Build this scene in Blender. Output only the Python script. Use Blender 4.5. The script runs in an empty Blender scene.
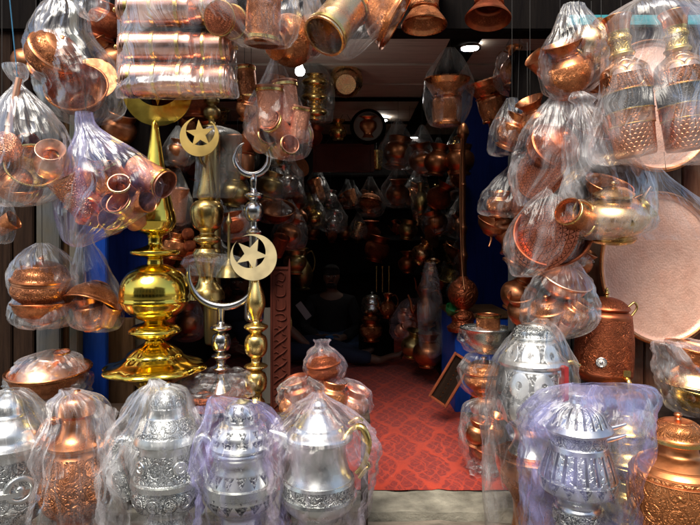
import bpy, bmesh, math, random
from mathutils import Vector, Matrix, Euler, noise
R = math.radians
PI = math.pi
K = 565.0
EYE = 1.1
random.seed(7)
scene = bpy.context.scene
COL = scene.collection

def W(u, v, Y):
    return Vector(((u - 350) / K * Y, Y, EYE - (v - 240) / K * Y))
def S(px, Y):
    return px * Y / K

# ------------------------------------------------------------------ materials
class NT:
    def __init__(s, name):
        s.m = bpy.data.materials.new(name); s.m.use_nodes = True
        s.t = s.m.node_tree; s.t.nodes.clear()
        s.out = s.t.nodes.new('ShaderNodeOutputMaterial')
    def n(s, typ, ins=None, **kw):
        nd = s.t.nodes.new(typ)
        for k, v in kw.items(): setattr(nd, k, v)
        for k, v in (ins or {}).items(): s.set(nd.inputs[k], v)
        return nd
    def set(s, inp, v):
        if isinstance(v, bpy.types.NodeSocket): s.t.links.new(v, inp)
        else: inp.default_value = v
    def M(s, op, a, b=None, c=None):
        nd = s.t.nodes.new('ShaderNodeMath'); nd.operation = op
        for i, x in enumerate((a, b, c)):
            if x is not None: s.set(nd.inputs[i], x)
        return nd.outputs[0]
    def mix(s, f, a, b, typ='MIX'):
        nd = s.t.nodes.new('ShaderNodeMix'); nd.data_type = 'RGBA'; nd.blend_type = typ
        s.set(nd.inputs[0], f); s.set(nd.inputs[6], a); s.set(nd.inputs[7], b)
        return nd.outputs[2]
    def noise(s, vec, scale, detail=4, rough=.55, dist=0):
        return s.n('ShaderNodeTexNoise', {'Vector': vec, 'Scale': scale, 'Detail': detail, 'Roughness': rough, 'Distortion': dist}).outputs[0]
    def ramp(s, f, lo, hi, a=0.0, b=1.0):
        nd = s.n('ShaderNodeMapRange', {'Value': f, 'From Min': lo, 'From Max': hi, 'To Min': a, 'To Max': b})
        return nd.outputs[0]
    def scl(s, vec, x, y, z=1):
        return s.n('ShaderNodeMapping', {'Vector': vec, 'Scale': (x, y, z)}).outputs[0]
    def fin(s, sh):
        s.t.links.new(sh, s.out.inputs[0]); return s.m

def c4(c): return (c[0], c[1], c[2], 1)

def pattern(T, pat, uv, sc):
    """returns mask 1 = cut line / dark ground"""
    sx, sy = sc
    sp = T.n('ShaderNodeSeparateXYZ', {0: uv}).outputs
    a = T.M('MULTIPLY', sp[0], sx); b = T.M('MULTIPLY', sp[1], sy)
    if pat == 'floral':
        v = T.scl(uv, sx, sy)
        # scrolling arabesque: level lines of a warped noise, on a stippled ground, set in a lattice of round motifs
        n0 = T.n('ShaderNodeTexNoise', {'Vector': v, 'Scale': .75, 'Detail': 1.0, 'Distortion': 1.6}).outputs[0]
        l = T.ramp(T.M('PINGPONG', T.M('MULTIPLY', n0, 7.0), .5), .20, .34)
        st = T.n('ShaderNodeTexVoronoi', {'Vector': v, 'Scale': 4.2}, feature='F1').outputs[0]
        dots = T.ramp(st, .25, .45, 0, 1)
        x = T.M('SUBTRACT', T.M('FRACT', T.M('MULTIPLY', a, .4)), .5); y = T.M('SUBTRACT', T.M('FRACT', T.M('MULTIPLY', b, .4)), .5)
        d = T.M('SQRT', T.M('ADD', T.M('MULTIPLY', x, x), T.M('MULTIPLY', y, y)))
        rg = T.ramp(T.M('ABSOLUTE', T.M('SUBTRACT', d, .40)), .02, .05, 1, 0)
        return T.M('MAXIMUM', T.M('MULTIPLY', l, T.M('ADD', T.M('MULTIPLY', dots, .35), .6)), T.M('MULTIPLY', rg, .8))
    if pat == 'scale':
        off = T.M('MULTIPLY', T.M('MODULO', T.M('FLOOR', b), 2), .5)
        x = T.M('SUBTRACT', T.M('FRACT', T.M('ADD', a, off)), .5)
        y = T.M('FRACT', b)
        d = T.M('SQRT', T.M('ADD', T.M('MULTIPLY', x, x), T.M('MULTIPLY', T.M('MULTIPLY', y, y), .45)))
        return T.ramp(T.M('ABSOLUTE', T.M('SUBTRACT', d, .46)), .04, .13, 1, 0)
    if pat == 'flute':
        x = T.M('ABSOLUTE', T.M('SUBTRACT', T.M('FRACT', a), .5))
        f = T.noise(T.scl(uv, sx * 2.2, sx * 2.2), 1, 3)
        return T.M('MAXIMUM', T.ramp(x, .30, .42), T.M('MULTIPLY', T.ramp(f, .5, .6), .45))
    if pat == 'tri':
        x = T.M('MULTIPLY', T.M('ABSOLUTE', T.M('SUBTRACT', T.M('FRACT', a), .5)), 2)
        y = T.M('FRACT', b)
        tri = T.M('GREATER_THAN', T.M('SUBTRACT', y, x), .08)
        f = T.ramp(T.noise(T.scl(uv, sx * 5, sx * 5), 1, 3), .42, .55)
        return T.M('MULTIPLY', tri, T.M('ADD', T.M('MULTIPLY', f, .6), .4))
    if pat == 'ring':
        x = T.M('SUBTRACT', T.M('FRACT', a), .5); y = T.M('SUBTRACT', T.M('FRACT', b), .5)
        d = T.M('SQRT', T.M('ADD', T.M('MULTIPLY', x, x), T.M('MULTIPLY', y, y)))
        inside = T.ramp(T.M('ABSOLUTE', T.M('SUBTRACT', d, .27)), .13, .15, 0, 1)
        f = T.ramp(T.noise(T.scl(uv, sx * 6, sx * 6), 1, 3), .45, .5, .35, 1)
        return T.M('MULTIPLY', inside, f)
    if pat == 'hammer':
        e = T.n('ShaderNodeTexVoronoi', {'Vector': T.scl(uv, sx, sy), 'Scale': 1.0, 'Randomness': .8}, feature='F1').outputs[0]
        return T.ramp(e, .1, .75, 0, 1)
    if pat == 'radial':   # chased rosette for flat dishes, uv = metres from the centre
        r = T.M('SQRT', T.M('ADD', T.M('MULTIPLY', sp[0], sp[0]), T.M('MULTIPLY', sp[1], sp[1])))
        th = T.M('ARCTAN2', sp[1], sp[0])
        k = T.M('FLOOR', T.M('MULTIPLY', r, sy))
        pet = T.M('ABSOLUTE', T.M('SINE', T.M('MULTIPLY', th, T.M('ADD', T.M('MULTIPLY', k, 3), sx))))
        rr = T.M('FRACT', T.M('MULTIPLY', r, sy))
        m = T.ramp(T.M('ABSOLUTE', T.M('SUBTRACT', T.M('MULTIPLY', pet, .8), rr)), .05, .14, 1, 0)
        ring = T.ramp(rr, .06, .12, 1, 0)
        return T.M('MAXIMUM', m, ring)

def metal(name, col, rough=.28, dark=(.05, .03, .02), pat=None, sc=(30, 30), bump=.25, dk=.6, var=.5, wob=.03, patina=None, met=1.0):
    T = NT(name)
    tc = T.n('ShaderNodeTexCoord'); uv = tc.outputs['UV']; ob = tc.outputs['Object']
    n1 = T.noise(ob, 9, 5, .6); n2 = T.noise(ob, 60, 4, .6); n3 = T.noise(ob, 3.2, 3, .5)
    base = T.mix(T.ramp(n1, .35, .7, 0, var), c4(col), c4([x * .55 for x in col]))
    if patina: base = T.mix(T.ramp(n3, .45, .68, 0, .8), base, c4(patina))
    h = T.M('ADD', T.M('MULTIPLY', n3, wob * 8), T.M('MULTIPLY', n2, wob))
    rg = T.ramp(n1, .3, .75, rough * .75, min(1, rough * 1.5))
    if pat:
        at = T.n('ShaderNodeAttribute', attribute_name='eng').outputs['Fac']
        p = T.M('MULTIPLY', pattern(T, pat, uv, sc), at)
        if pat != 'hammer':
            base = T.mix(T.M('MULTIPLY', p, dk), base, c4(dark))
            rg = T.M('ADD', rg, T.M('MULTIPLY', p, .2))
        h = T.M('SUBTRACT', h, T.M('MULTIPLY', p, 1.0 if pat != 'hammer' else 1.6))
    bp = T.n('ShaderNodeBump', {'Strength': bump, 'Distance': .004, 'Height': h})
    b = T.n('ShaderNodeBsdfPrincipled', {'Base Color': base, 'Metallic': met, 'Roughness': rg, 'Normal': bp.outputs[0]})
    return T.fin(b.outputs[0])

COP = (.86, .35, .15); COPR = (.46, .13, .055); SIL = (.70, .72, .69); BRS = (.82, .58, .20); GOLD = (.93, .66, .10)
M = {}
M['copper'] = metal('copper', (.82, .32, .13), .27, (.12, .04, .015), 'floral', (22, 22), .5, .65, wob=.06, patina=(.34, .12, .05))
M['copper_floral'] = metal('copper_chased', (.76, .29, .12), .3, (.07, .022, .01), 'floral', (18, 18), .7, .85, patina=(.32, .11, .05))
M['copper_hammer'] = metal('copper_hammered', (.88, .42, .26), .24, pat='hammer', sc=(26, 26), bump=.7)
M['copper_red'] = metal('copper_red_chased', COPR, .4, (.08, .02, .01), 'floral', (20, 20), .7, .7, patina=(.33, .09, .05))
M['copper_radial'] = metal('copper_rosette', (.48, .14, .065), .36, (.05, .014, .008), 'radial', (7, 11), .8, .9, patina=(.22, .06, .03))
M['copper_dull'] = metal('copper_dull', (.50, .20, .09), .36, wob=.08, var=.7)
M['copper_pale'] = metal('copper_pale', (.92, .52, .34), .36, wob=.05, var=.25, bump=.4)
M['copper_tri'] = metal('copper_banded', COP, .28, (.1, .03, .012), 'tri', (12, 14), .5, .7)
M['brass'] = metal('brass', BRS, .24, wob=.05, var=.45)
M['brass_old'] = metal('brass_old', (.55, .42, .17), .34, wob=.08, var=.6, patina=(.2, .16, .08))
M['brass_floral'] = metal('brass_chased', BRS, .3, (.1, .05, .01), 'floral', (18, 18), .5, .7)
M['gold'] = metal('gold_polished', GOLD, .13, wob=.16, var=.3, bump=.4)
M['gold_flat'] = metal('gold_sheet', (.98, .72, .24), .42, wob=.14, var=.3, bump=.5, pat=None, met=.8)
M['brass_sheet'] = metal('brass_sheet', (.92, .76, .42), .44, (.2, .13, .05), 'floral', (60, 60), .4, .4, var=.3, met=.8)
M['silver'] = metal('tinned_silver', SIL, .26, wob=.06, var=.3)
M['silver_floral'] = metal('tinned_silver_chased', SIL, .3, (.05, .055, .06), 'floral', (24, 24), .6, .95, var=.35)
M['silver_flute'] = metal('tinned_silver_fluted', SIL, .27, (.03, .03, .035), 'flute', (15, 8), .7, .9, var=.3)
M['silver_tri'] = metal('tinned_silver_triangles', SIL, .28, (.04, .042, .045), 'tri', (10, 11.5), .6, .95, var=.3)
M['silver_ring'] = metal('tinned_silver_medallions', (.78, .78, .74), .3, (.05, .05, .05), 'ring', (5, 4.4), .5, .9, var=.2)
M['steel_old'] = metal('steel_old', (.62, .60, .55), .18, wob=.05, var=.6)
M['vase'] = metal('vase_scales', (.78, .33, .18), .3, (.22, .07, .03), 'scale', (25, 34), .5, .5)
M['vase_dark'] = metal('vase_dark_band', (.16, .15, .13), .42, (.03, .03, .03), 'floral', (20, 20), .6, .6)

def film(name, tint=(.93, .94, .95), haze=.13, sheen=1.0, streak=1.0):
    T = NT(name)
    tc = T.n('ShaderNodeTexCoord'); uv = tc.outputs['UV']; ob = tc.outputs['Object']
    su = T.n('ShaderNodeSeparateXYZ', {0: uv}).outputs
    wob = T.noise(ob, 6, 1, .5)
    uw = T.n('ShaderNodeCombineXYZ', {0: T.M('ADD', su[0], T.M('MULTIPLY', wob, .13)), 1: su[1]}).outputs[0]
    st = T.noise(T.scl(uw, 30, 1.5), 1, 3, .6)
    s2 = T.noise(T.scl(uw, 11, .9), 1, 3, .65)
    patch = T.ramp(wob, .40, .58, .15, 1)
    ridge = T.M('MULTIPLY', T.M('POWER', T.ramp(T.M('ABSOLUTE', T.M('SUBTRACT', st, .5)), 0, .05, 1, 0), 2), patch)
    vo = T.n('ShaderNodeTexVoronoi', {'Vector': ob, 'Scale': 17}, feature='F1').outputs[0]
    h = T.M('ADD', T.M('ADD', T.M('MULTIPLY', st, 1.6 * streak), T.M('MULTIPLY', s2, 2.4)), T.M('MULTIPLY', vo, 1.3))
    bp = T.n('ShaderNodeBump', {'Strength': .6, 'Distance': .007, 'Height': h}).outputs[0]
    lw = T.n('ShaderNodeLayerWeight', {'Blend': .30, 'Normal': bp}).outputs['Facing']
    cl = T.ramp(wob, .38, .64, .0, 2.2)
    band = T.ramp(s2, .50, .66, 0, .24)
    a = T.M('ADD', T.M('MULTIPLY', cl, haze), T.M('MULTIPLY', T.M('POWER', lw, 3.2), .30))
    a = T.M('ADD', a, T.M('MULTIPLY', band, T.ramp(wob, .36, .5, .35, 1)))
    a = T.M('MINIMUM', T.M('ADD', a, T.M('MULTIPLY', ridge, .17 * streak)), .8)  # fold ridges: doubled film, plus white highlight streaks painted into the opacity
    tr = T.n('ShaderNodeBsdfTransparent', {'Color': (.98, .98, .985, 1)}).outputs[0]
    df = T.n('ShaderNodeBsdfDiffuse', {'Color': c4(tint), 'Normal': bp}).outputs[0]
    tl = T.n('ShaderNodeBsdfTranslucent', {'Color': c4(tint), 'Normal': bp}).outputs[0]
    dm = T.n('ShaderNodeMixShader', {0: .4, 1: df, 2: tl}).outputs[0]
    s1 = T.n('ShaderNodeMixShader', {0: a, 1: tr, 2: dm}).outputs[0]
    gl = T.n('ShaderNodeBsdfGlossy', {'Color': (1, 1, 1, 1), 'Roughness': .23, 'Normal': bp}).outputs[0]
    fr = T.n('ShaderNodeFresnel', {'IOR': 1.38, 'Normal': bp}).outputs[0]
    fr = T.M('MINIMUM', T.M('MULTIPLY', fr, .85 * sheen), .24)
    return T.fin(T.n('ShaderNodeMixShader', {0: fr, 1: s1, 2: gl}).outputs[0])
M['film'] = film('clear_plastic', haze=.05)
M['film_thin'] = film('thin_clear_plastic', haze=.03, sheen=.9, streak=.7)
M['film_white'] = film('milky_plastic', (.95, .95, .97), .06)
M['film_violet'] = film('violet_plastic', (.55, .54, .86), .26)
M['film_blue'] = film('blue_violet_plastic', (.42, .44, .86), .26)
M['film_pink'] = film('pinkish_plastic', (.92, .76, .86), .05)
M['film_grey'] = film('grey_plastic', (.30, .30, .28), .20, .5)
M['film_dark'] = film('dusty_plastic', (.6, .66, .66), .1, 1.0)

M['film_fold'] = film('folded_clear_plastic', (.95, .94, .95), .05, 1.0, 1.4)
M['film_vio'] = film('violet_tinted_plastic', (.52, .49, .92), .09)
M['film_bl'] = film('blue_violet_tinted_plastic', (.50, .51, .94), .09)
M['film_grey2'] = film('thin_grey_plastic', (.85, .82, .84), .07)
M['copper_band'] = metal('copper_canister', (.93, .50, .34), .22, (.45, .14, .07), 'floral', (22, 22), .3, .35)
M['copper_pink'] = metal('copper_pinkish', (.86, .41, .26), .33, (.35, .12, .07), 'floral', (14, 14), .5, .5)
M['brass_cop'] = metal('brass_copper_patina', (.86, .60, .30), .26, wob=.06, var=.4, patina=(.72, .34, .18))

def wood(name, c1, c2, axis='Z', sc=6, rough=.7, c3=None, bump=.5):
    T = NT(name)
    tc = T.n('ShaderNodeTexCoord'); ob = tc.outputs['Object']
    s = {'Z': (sc * 5, sc * 5, sc * .35), 'X': (sc * .35, sc * 5, sc * 5)}[axis]
    v = T.n('ShaderNodeMapping', {'Vector': ob, 'Scale': s}).outputs[0]
    g = T.noise(v, 1.2, 6, .65, .8); f = T.noise(v, 5, 5, .7); big = T.noise(ob, 2.5, 4, .6)
    col = T.mix(T.ramp(g, .35, .65), c4(c1), c4(c2))
    col = T.mix(T.ramp(f, .5, .72, 0, .6), col, c4([x * .35 for x in c1]))
    if c3: col = T.mix(T.ramp(big, .5, .62, 0, .85), col, c4(c3))
    h = T.M('ADD', g, T.M('MULTIPLY', f, .7))
    bp = T.n('ShaderNodeBump', {'Strength': bump, 'Distance': .006, 'Height': h}).outputs[0]
    return T.fin(T.n('ShaderNodeBsdfPrincipled', {'Base Color': col, 'Roughness': rough, 'Specular IOR Level': .07, 'Normal': bp}).outputs[0])
M['wood_red'] = wood('weathered_red_wood', (.085, .028, .016), (.17, .075, .042), 'Z', 5, .6, (.2, .14, .10))
M['wood_dark'] = wood('dark_wood', (.011, .006, .004), (.028, .015, .009), 'Z', 5, .8)
M['wood_darkx'] = wood('dark_beam_wood', (.035, .024, .018), (.08, .055, .04), 'X', 5, .6)
M['wood_brown'] = wood('brown_board', (.07, .038, .018), (.12, .068, .034), 'Z', 3, .6)
M['wood_old'] = wood('old_timber', (.10, .085, .07), (.24, .20, .16), 'X', 6, .85, bump=1)
M['paint_grey'] = wood('grey_painted_wood', (.07, .072, .072), (.12, .12, .115), 'Z', 3, .6, (.2, .19, .17))
M['paint_grey2'] = wood('dull_grey_paint', (.05, .055, .06), (.085, .088, .09), 'Z', 3, .6, (.08, .07, .05))
M['paint_green'] = wood('pale_green_paint', (.07, .085, .07), (.12, .13, .11), 'Z', 4, .6, (.16, .13, .1))
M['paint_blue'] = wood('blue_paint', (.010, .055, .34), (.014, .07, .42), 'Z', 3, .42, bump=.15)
M['paint_navy_and_shade'] = wood('navy_and_shaded_blue_paint', (.004, .012, .09), (.005, .016, .12), 'Z', 3, .45, bump=.15)  # navy of the partition; on the left panel, blue with its shade mixed in
M['paint_teal'] = wood('teal_paint', (.05, .26, .30), (.08, .36, .40), 'X', 3, .6, (.14, .1, .07))
M['cream'] = wood('cream_board', (.17, .155, .12), (.22, .20, .16), 'Z', 2, .7)
M['panel'] = wood('ceiling_board', (.60, .52, .44), (.70, .62, .54), 'X', 2, .6, bump=.2)
M['wood_carve'] = wood('carved_red_wood', (.045, .010, .006), (.08, .019, .011), 'Z', 4, .7)
M['wood_black'] = wood('black_wood', (.004, .003, .003), (.009, .007, .006), 'Z', 4, .95)

def simple(name, col, rough=.8, metallic=0, nz=0, nsc=8, c2=None, bump=0):
    T = NT(name)
    ob = T.n('ShaderNodeTexCoord').outputs['Object']
    n1 = T.noise(ob, nsc, 5, .6)
    base = T.mix(T.ramp(n1, .35, .65, 0, 1 if c2 else nz), c4(col), c4(c2 or [x * .5 for x in col]))
    ins = {'Base Color': base, 'Roughness': rough, 'Metallic': metallic}
    if bump: ins['Normal'] = T.n('ShaderNodeBump', {'Strength': bump, 'Distance': .01, 'Height': T.noise(ob, nsc * 3, 6, .7)}).outputs[0]
    return T.fin(T.n('ShaderNodeBsdfPrincipled', ins).outputs[0])
M['stone'] = simple('threshold_stone', (.30, .28, .22), .85, nsc=7, c2=(.12, .11, .085), bump=1)
M['street'] = simple('street_cobble', (.09, .085, .08), .9, nsc=3, c2=(.13, .125, .12), bump=.6)
M['skin'] = simple('skin', (.16, .08, .05), .5, nz=.2)
M['hair'] = simple('black_hair', (.012, .01, .009), .5, nz=.3, nsc=60, bump=.6)
M['black_cloth'] = simple('black_cloth', (.012, .012, .014), .9, nz=.4, nsc=20, bump=.3)
M['jeans'] = simple('blue_denim', (.05, .09, .17), .85, nsc=12, c2=(.025, .045, .09), bump=.4)
M['jeans_dark'] = simple('dark_denim', (.014, .022, .05), .85, nz=.4, nsc=12, bump=.4)
M['white_cloth'] = simple('white_paper', (.28, .28, .29), .8, nz=.1)
M['blue_card'] = simple('blue_card', (.02, .14, .4), .4, nz=.1)
M['eye'] = simple('eye_white', (.6, .58, .55), .3)
M['pupil'] = simple('eye_dark', (.01, .008, .006), .2)
M['lip'] = simple('lips', (.32, .12, .09), .5)
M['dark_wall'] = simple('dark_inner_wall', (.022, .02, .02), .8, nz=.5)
M['string'] = simple('blue_string', (.03, .16, .28), .7)
M['cord'] = simple('dark_cord', (.03, .028, .025), .8)
M['red_band'] = simple('red_ribbon', (.25, .012, .012), .5, nz=.3)
M['dark_void'] = simple('dark_inlay', (.02, .017, .015), .45, nz=.4)
M['plaster'] = simple('pale_plaster', (.30, .27, .23), .9, nz=.3, nsc=1.5)
M['plaster2'] = simple('ochre_plaster', (.26, .18, .11), .9, nz=.3, nsc=1.5)
M['roof'] = simple('roof_tiles', (.25, .1, .06), .8, nz=.5, nsc=20, bump=.5)
M['pane'] = simple('dark_glass', (.02, .025, .03), .1)
M['green'] = simple('green_glaze', (.01, .16, .04), .3, nz=.4)
M['red_panel'] = simple('red_lacquer', (.16, .025, .015), .45, nz=.5, nsc=10)
M['pale_dish'] = simple('pale_dish', (.30, .28, .25), .4, nz=.3)
M['cord_black'] = M['cord']
T = NT('lamp_glow'); M['lamp'] = T.fin(T.n('ShaderNodeEmission', {'Color': (1, .93, .85, 1), 'Strength': 42}).outputs[0])

T = NT('bulb_glow'); M['lamp_soft'] = T.fin(T.n('ShaderNodeEmission', {'Color': (1, .96, .92, 1), 'Strength': 30}).outputs[0])
def carpet_mat():
    T = NT('red_carpet')
    ob = T.n('ShaderNodeTexCoord').outputs['Object']
    w = T.n('ShaderNodeTexNoise', {'Vector': ob, 'Scale': 14, 'Detail': 2}).outputs[1]
    ww = T.n('ShaderNodeVectorMath', {0: w, 1: (.5, .5, .5)}, operation='SUBTRACT').outputs[0]
    ww = T.n('ShaderNodeVectorMath', {0: ww, 'Scale': .06}, operation='SCALE').outputs[0]
    v = T.n('ShaderNodeVectorMath', {0: ob, 1: ww}, operation='ADD').outputs[0]
    sp = T.n('ShaderNodeSeparateXYZ', {0: v}).outputs
    a = T.M('MULTIPLY', sp[0], 3.9); b = T.M('MULTIPLY', sp[1], 2.0)
    def net(off, sc):
        x = T.M('COSINE', T.M('MULTIPLY', T.M('ADD', a, off), PI * sc)); y = T.M('COSINE', T.M('MULTIPLY', b, PI * sc))
        return T.M('ABSOLUTE', T.M('ADD', x, y))
    l1 = T.ramp(net(0, 2), .14, .30, 1, 0)
    l2 = T.ramp(T.M('ABSOLUTE', T.M('SUBTRACT', net(.25, 2), 1.35)), .05, .17, 1, 0)
    l3 = T.ramp(net(.1, 9), .2, .5, .8, 0)
    fl = T.n('ShaderNodeTexVoronoi', {'Vector': v, 'Scale': 22}, feature='F1').outputs[0]
    l4 = T.ramp(T.M('PINGPONG', T.M('MULTIPLY', fl, 2.6), .5), .33, .46, 0, .55)
    m = T.M('MAXIMUM', T.M('MAXIMUM', l1, l2), T.M('MAXIMUM', l3, l4))
    wear = T.ramp(T.noise(ob, 5, 5, .7), .3, .75, .45, 1)
    m = T.M('MULTIPLY', m, wear)
    f = T.noise(ob, 260, 3, .7)
    col = T.mix(m, (.24, .010, .003, 1), (.62, .048, .007, 1))
    col = T.mix(T.ramp(f, .35, .7, 0, .5), col, (.09, .006, .006, 1))
    crumbs = T.n('ShaderNodeTexVoronoi', {'Vector': ob, 'Scale': 13}, feature='F1').outputs[0]
    col = T.mix(T.ramp(crumbs, .018, .03, .8, 0), col, (.5, .42, .34, 1))
    bp = T.n('ShaderNodeBump', {'Strength': .6, 'Distance': .004, 'Height': T.M('ADD', f, T.M('MULTIPLY', m, .8))}).outputs[0]
    return T.fin(T.n('ShaderNodeBsdfPrincipled', {'Base Color': col, 'Roughness': .85, 'Sheen Weight': .1, 'Normal': bp}).outputs[0])
M['carpet'] = carpet_mat()

# ------------------------------------------------------------------ mesh helpers
def mesh_obj(name, verts, faces, mat, parent=None, uvs=None, eng=None, smooth=True, sharp=38):
    me = bpy.data.meshes.new(name); me.from_pydata([tuple(v) for v in verts], [], faces)
    if smooth:
        me.polygons.foreach_set('use_smooth', [True] * len(me.polygons))
        if sharp: me.set_sharp_from_angle(angle=R(sharp))
    if uvs:
        l = me.uv_layers.new(name='UVMap'); flat = [x for f in uvs for p in f for x in p]; l.data.foreach_set('uv', flat)
    if eng:
        a = me.attributes.new('eng', 'FLOAT', 'POINT'); a.data.foreach_set('value', eng)
    o = bpy.data.objects.new(name, me); COL.objects.link(o)
    me.materials.append(mat if not isinstance(mat, str) else M[mat])
    if parent: o.parent = parent
    return o
def empty(name, loc=(0, 0, 0)):
    o = bpy.data.objects.new(name, None); COL.objects.link(o); o.location = loc; o.empty_display_size = .05
    return o
def tag(o, label=None, cat=None, group=None, kind=None):
    if label: o['label'] = label
    if cat: o['category'] = cat
    if group: o['group'] = group
    if kind: o['kind'] = kind
    return o

def prof(pts, n=5):
    out = []; seg = []
    runs = []; cur = [pts[0]]
    for p in pts[1:]:
        cur.append(p)
        if len(p) > 2: runs.append(cur); cur = [p]
    if len(cur) > 1: runs.append(cur)
    out = [tuple(pts[0][:2])]
    for run in runs:
        q = [Vector(p[:2]) for p in run]
        if len(q) == 2: out.append(tuple(q[1])); continue
        for i in range(len(q) - 1):
            p0 = q[i - 1] if i else q[0] * 2 - q[1]
            p1, p2 = q[i], q[i + 1]
            p3 = q[i + 2] if i + 2 < len(q) else q[-1] * 2 - q[-2]
            for k in range(1, n + 1):
                t = k / n
                v = .5 * ((2 * p1) + (p2 - p0) * t + (2 * p0 - 5 * p1 + 4 * p2 - p3) * t * t + (3 * p1 - p0 - 3 * p2 + p3) * t ** 3)
                out.append((max(0.0, v.x), v.y))
    return out

def lathe(name, pts, mat, parent=None, segs=48, eng=(), n=5, rmod=None, flat_uv=False):
    P = prof(pts, n); verts = []; en = []; rows = []; arc = 0; arcs = []
    rm = max(p[0] for p in P)
    for j, (r, z) in enumerate(P):
        if j: arc += math.hypot(r - P[j - 1][0], z - P[j - 1][1])
        arcs.append(arc)
        e = 1.0 if any(a <= z <= b for a, b in eng) else 0.0
        if r < 1e-5: rows.append([len(verts)] * segs); verts.append((0, 0, z)); en.append(e); continue
        row = []
        for i in range(segs):
            th = PI / 2 + 2 * PI * i / segs
            k = rmod(th, z) if rmod else 1
            row.append(len(verts)); verts.append((r * k * math.cos(th), r * k * math.sin(th), z)); en.append(e)
        rows.append(row)
    faces = []; uvs = []
    rr = max(.2, round(2 * PI * rm * 5) / 5)
    for j in range(len(P) - 1):
        for i in range(segs):
            k = (i + 1) % segs
            q = [rows[j][i], rows[j][k], rows[j + 1][k], rows[j + 1][i]]
            uq = [(i / segs * rr, arcs[j]), ((i + 1) / segs * rr, arcs[j]), ((i + 1) / segs * rr, arcs[j + 1]), (i / segs * rr, arcs[j + 1])]
            if q[0] == q[1] and q[2] == q[3]: continue
            if q[0] == q[1]: q = [q[0], q[2], q[3]]; uq = [uq[0], uq[2], uq[3]]
            elif q[2] == q[3]: q = q[:3]; uq = uq[:3]
            if flat_uv: uq = [(verts[x][0], verts[x][1]) for x in q]
            faces.append(q); uvs.append(uq)
    return mesh_obj(name, verts, faces, mat, parent, uvs, en)

def crom(P, n):
    out = []
    for i in range(len(P) - 1):
        p0 = P[i - 1] if i else P[0]; p1 = P[i]; p2 = P[i + 1]; p3 = P[i + 2] if i + 2 < len(P) else P[-1]
        for k in range(n):
            t = k / n
            out.append([.5 * (2 * b + (c - a) * t + (2 * a - 5 * b + 4 * c - d) * t * t + (3 * b - a - 3 * c + d) * t ** 3) for a, b, c, d in zip(p0, p1, p2, p3)])
    out.append(list(P[-1])); return out

def tube(name, pts, rad, mat, parent=None, segs=12, n=6, flat=1.0, fdir=None):
    """pts list of xyz; rad number or list"""
    if not isinstance(rad, (list, tuple)): rad = [rad] * len(pts)
    Q = crom([list(p) + [r] for p, r in zip(pts, rad)], n) if len(pts) > 2 else [list(p) + [r] for p, r in zip(pts, rad)]
    C = [Vector(q[:3]) for q in Q]; rr = [max(q[3], 1e-4) for q in Q]
    verts = []; faces = []; nrm = None; eng = []; uvs = []; L = 0
    Ls = []
    for i, c in enumerate(C):
        t = (C[min(i + 1, len(C) - 1)] - C[max(i - 1, 0)]).normalized()
        if nrm is None:
            nrm = Vector(fdir) if fdir else (Vector((0, 1, 0)) if abs(t.y) < .9 else Vector((1, 0, 0)))
        nrm = (nrm - t * nrm.dot(t)).normalized(); b = t.cross(nrm)
        if i: L += (c - C[i - 1]).length
        Ls.append(L)
        for k in range(segs):
            a = 2 * PI * k / segs
            verts.append(c + nrm * math.cos(a) * rr[i] * flat + b * math.sin(a) * rr[i])
    for i in range(len(C) - 1):
        for k in range(segs):
            k2 = (k + 1) % segs
            faces.append([i * segs + k, i * segs + k2, (i + 1) * segs + k2, (i + 1) * segs + k])
            uvs.append([(k * .02, Ls[i]), ((k + 1) * .02, Ls[i]), ((k + 1) * .02, Ls[i + 1]), (k * .02, Ls[i + 1])])
    faces.append(list(range(segs))[::-1]); uvs.append([(0, 0)] * segs)
    faces.append([(len(C) - 1) * segs + k for k in range(segs)]); uvs.append([(0, 0)] * segs)
    return mesh_obj(name, verts, faces, mat, parent, uvs, [1.0] * len(verts), sharp=60)

def box(name, x0, x1, y0, y1, z0, z1, mat, parent=None, bev=.004, origin=None):
    bm = bmesh.new(); bmesh.ops.create_cube(bm, size=1)
    cx, cy, cz = (x0 + x1) / 2, (y0 + y1) / 2, (z0 + z1) / 2
    o0 = Vector(origin) if origin else Vector((cx, cy, z0))
    for v in bm.verts:
        v.co = Vector((cx + v.co.x * (x1 - x0), cy + v.co.y * (y1 - y0), cz + v.co.z * (z1 - z0))) - o0
    if bev: bmesh.ops.bevel(bm, geom=bm.edges[:], offset=min(bev, .3 * min(x1 - x0, y1 - y0, z1 - z0)), segments=2, affect='EDGES')
    me = bpy.data.meshes.new(name); bm.to_mesh(me); bm.free()
    me.polygons.foreach_set('use_smooth', [True] * len(me.polygons)); me.set_sharp_from_angle(angle=R(40))
    me.materials.append(M[mat]); o = bpy.data.objects.new(name, me); COL.objects.link(o); o.location = o0
    if parent: o.parent = parent
    return o

def extrude_poly(name, pts, th, mat, parent=None, hole=None, bev=0):
    """pts: xz outline, thickness along y; tessellated"""
    bm = bmesh.new()
    def loop(P): 
        vs = [bm.verts.new((x, -th / 2, z)) for x, z in P]
        return [bm.edges.new((vs[i], vs[(i + 1) % len(vs)])) for i in range(len(vs))]
    es = loop(pts)
    if hole: es += loop(hole)
    bmesh.ops.triangle_fill(bm, edges=es, use_beauty=True)
    r = bmesh.ops.extrude_face_region(bm, geom=bm.faces[:])
    for v in r['geom']:
        if isinstance(v, bmesh.types.BMVert): v.co.y += th
    bmesh.ops.recalc_face_normals(bm, faces=bm.faces[:])
    me = bpy.data.meshes.new(name); bm.to_mesh(me); bm.free(); me.materials.append(M[mat])
    o = bpy.data.objects.new(name, me); COL.objects.link(o)
    if parent: o.parent = parent
    return o

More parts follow.
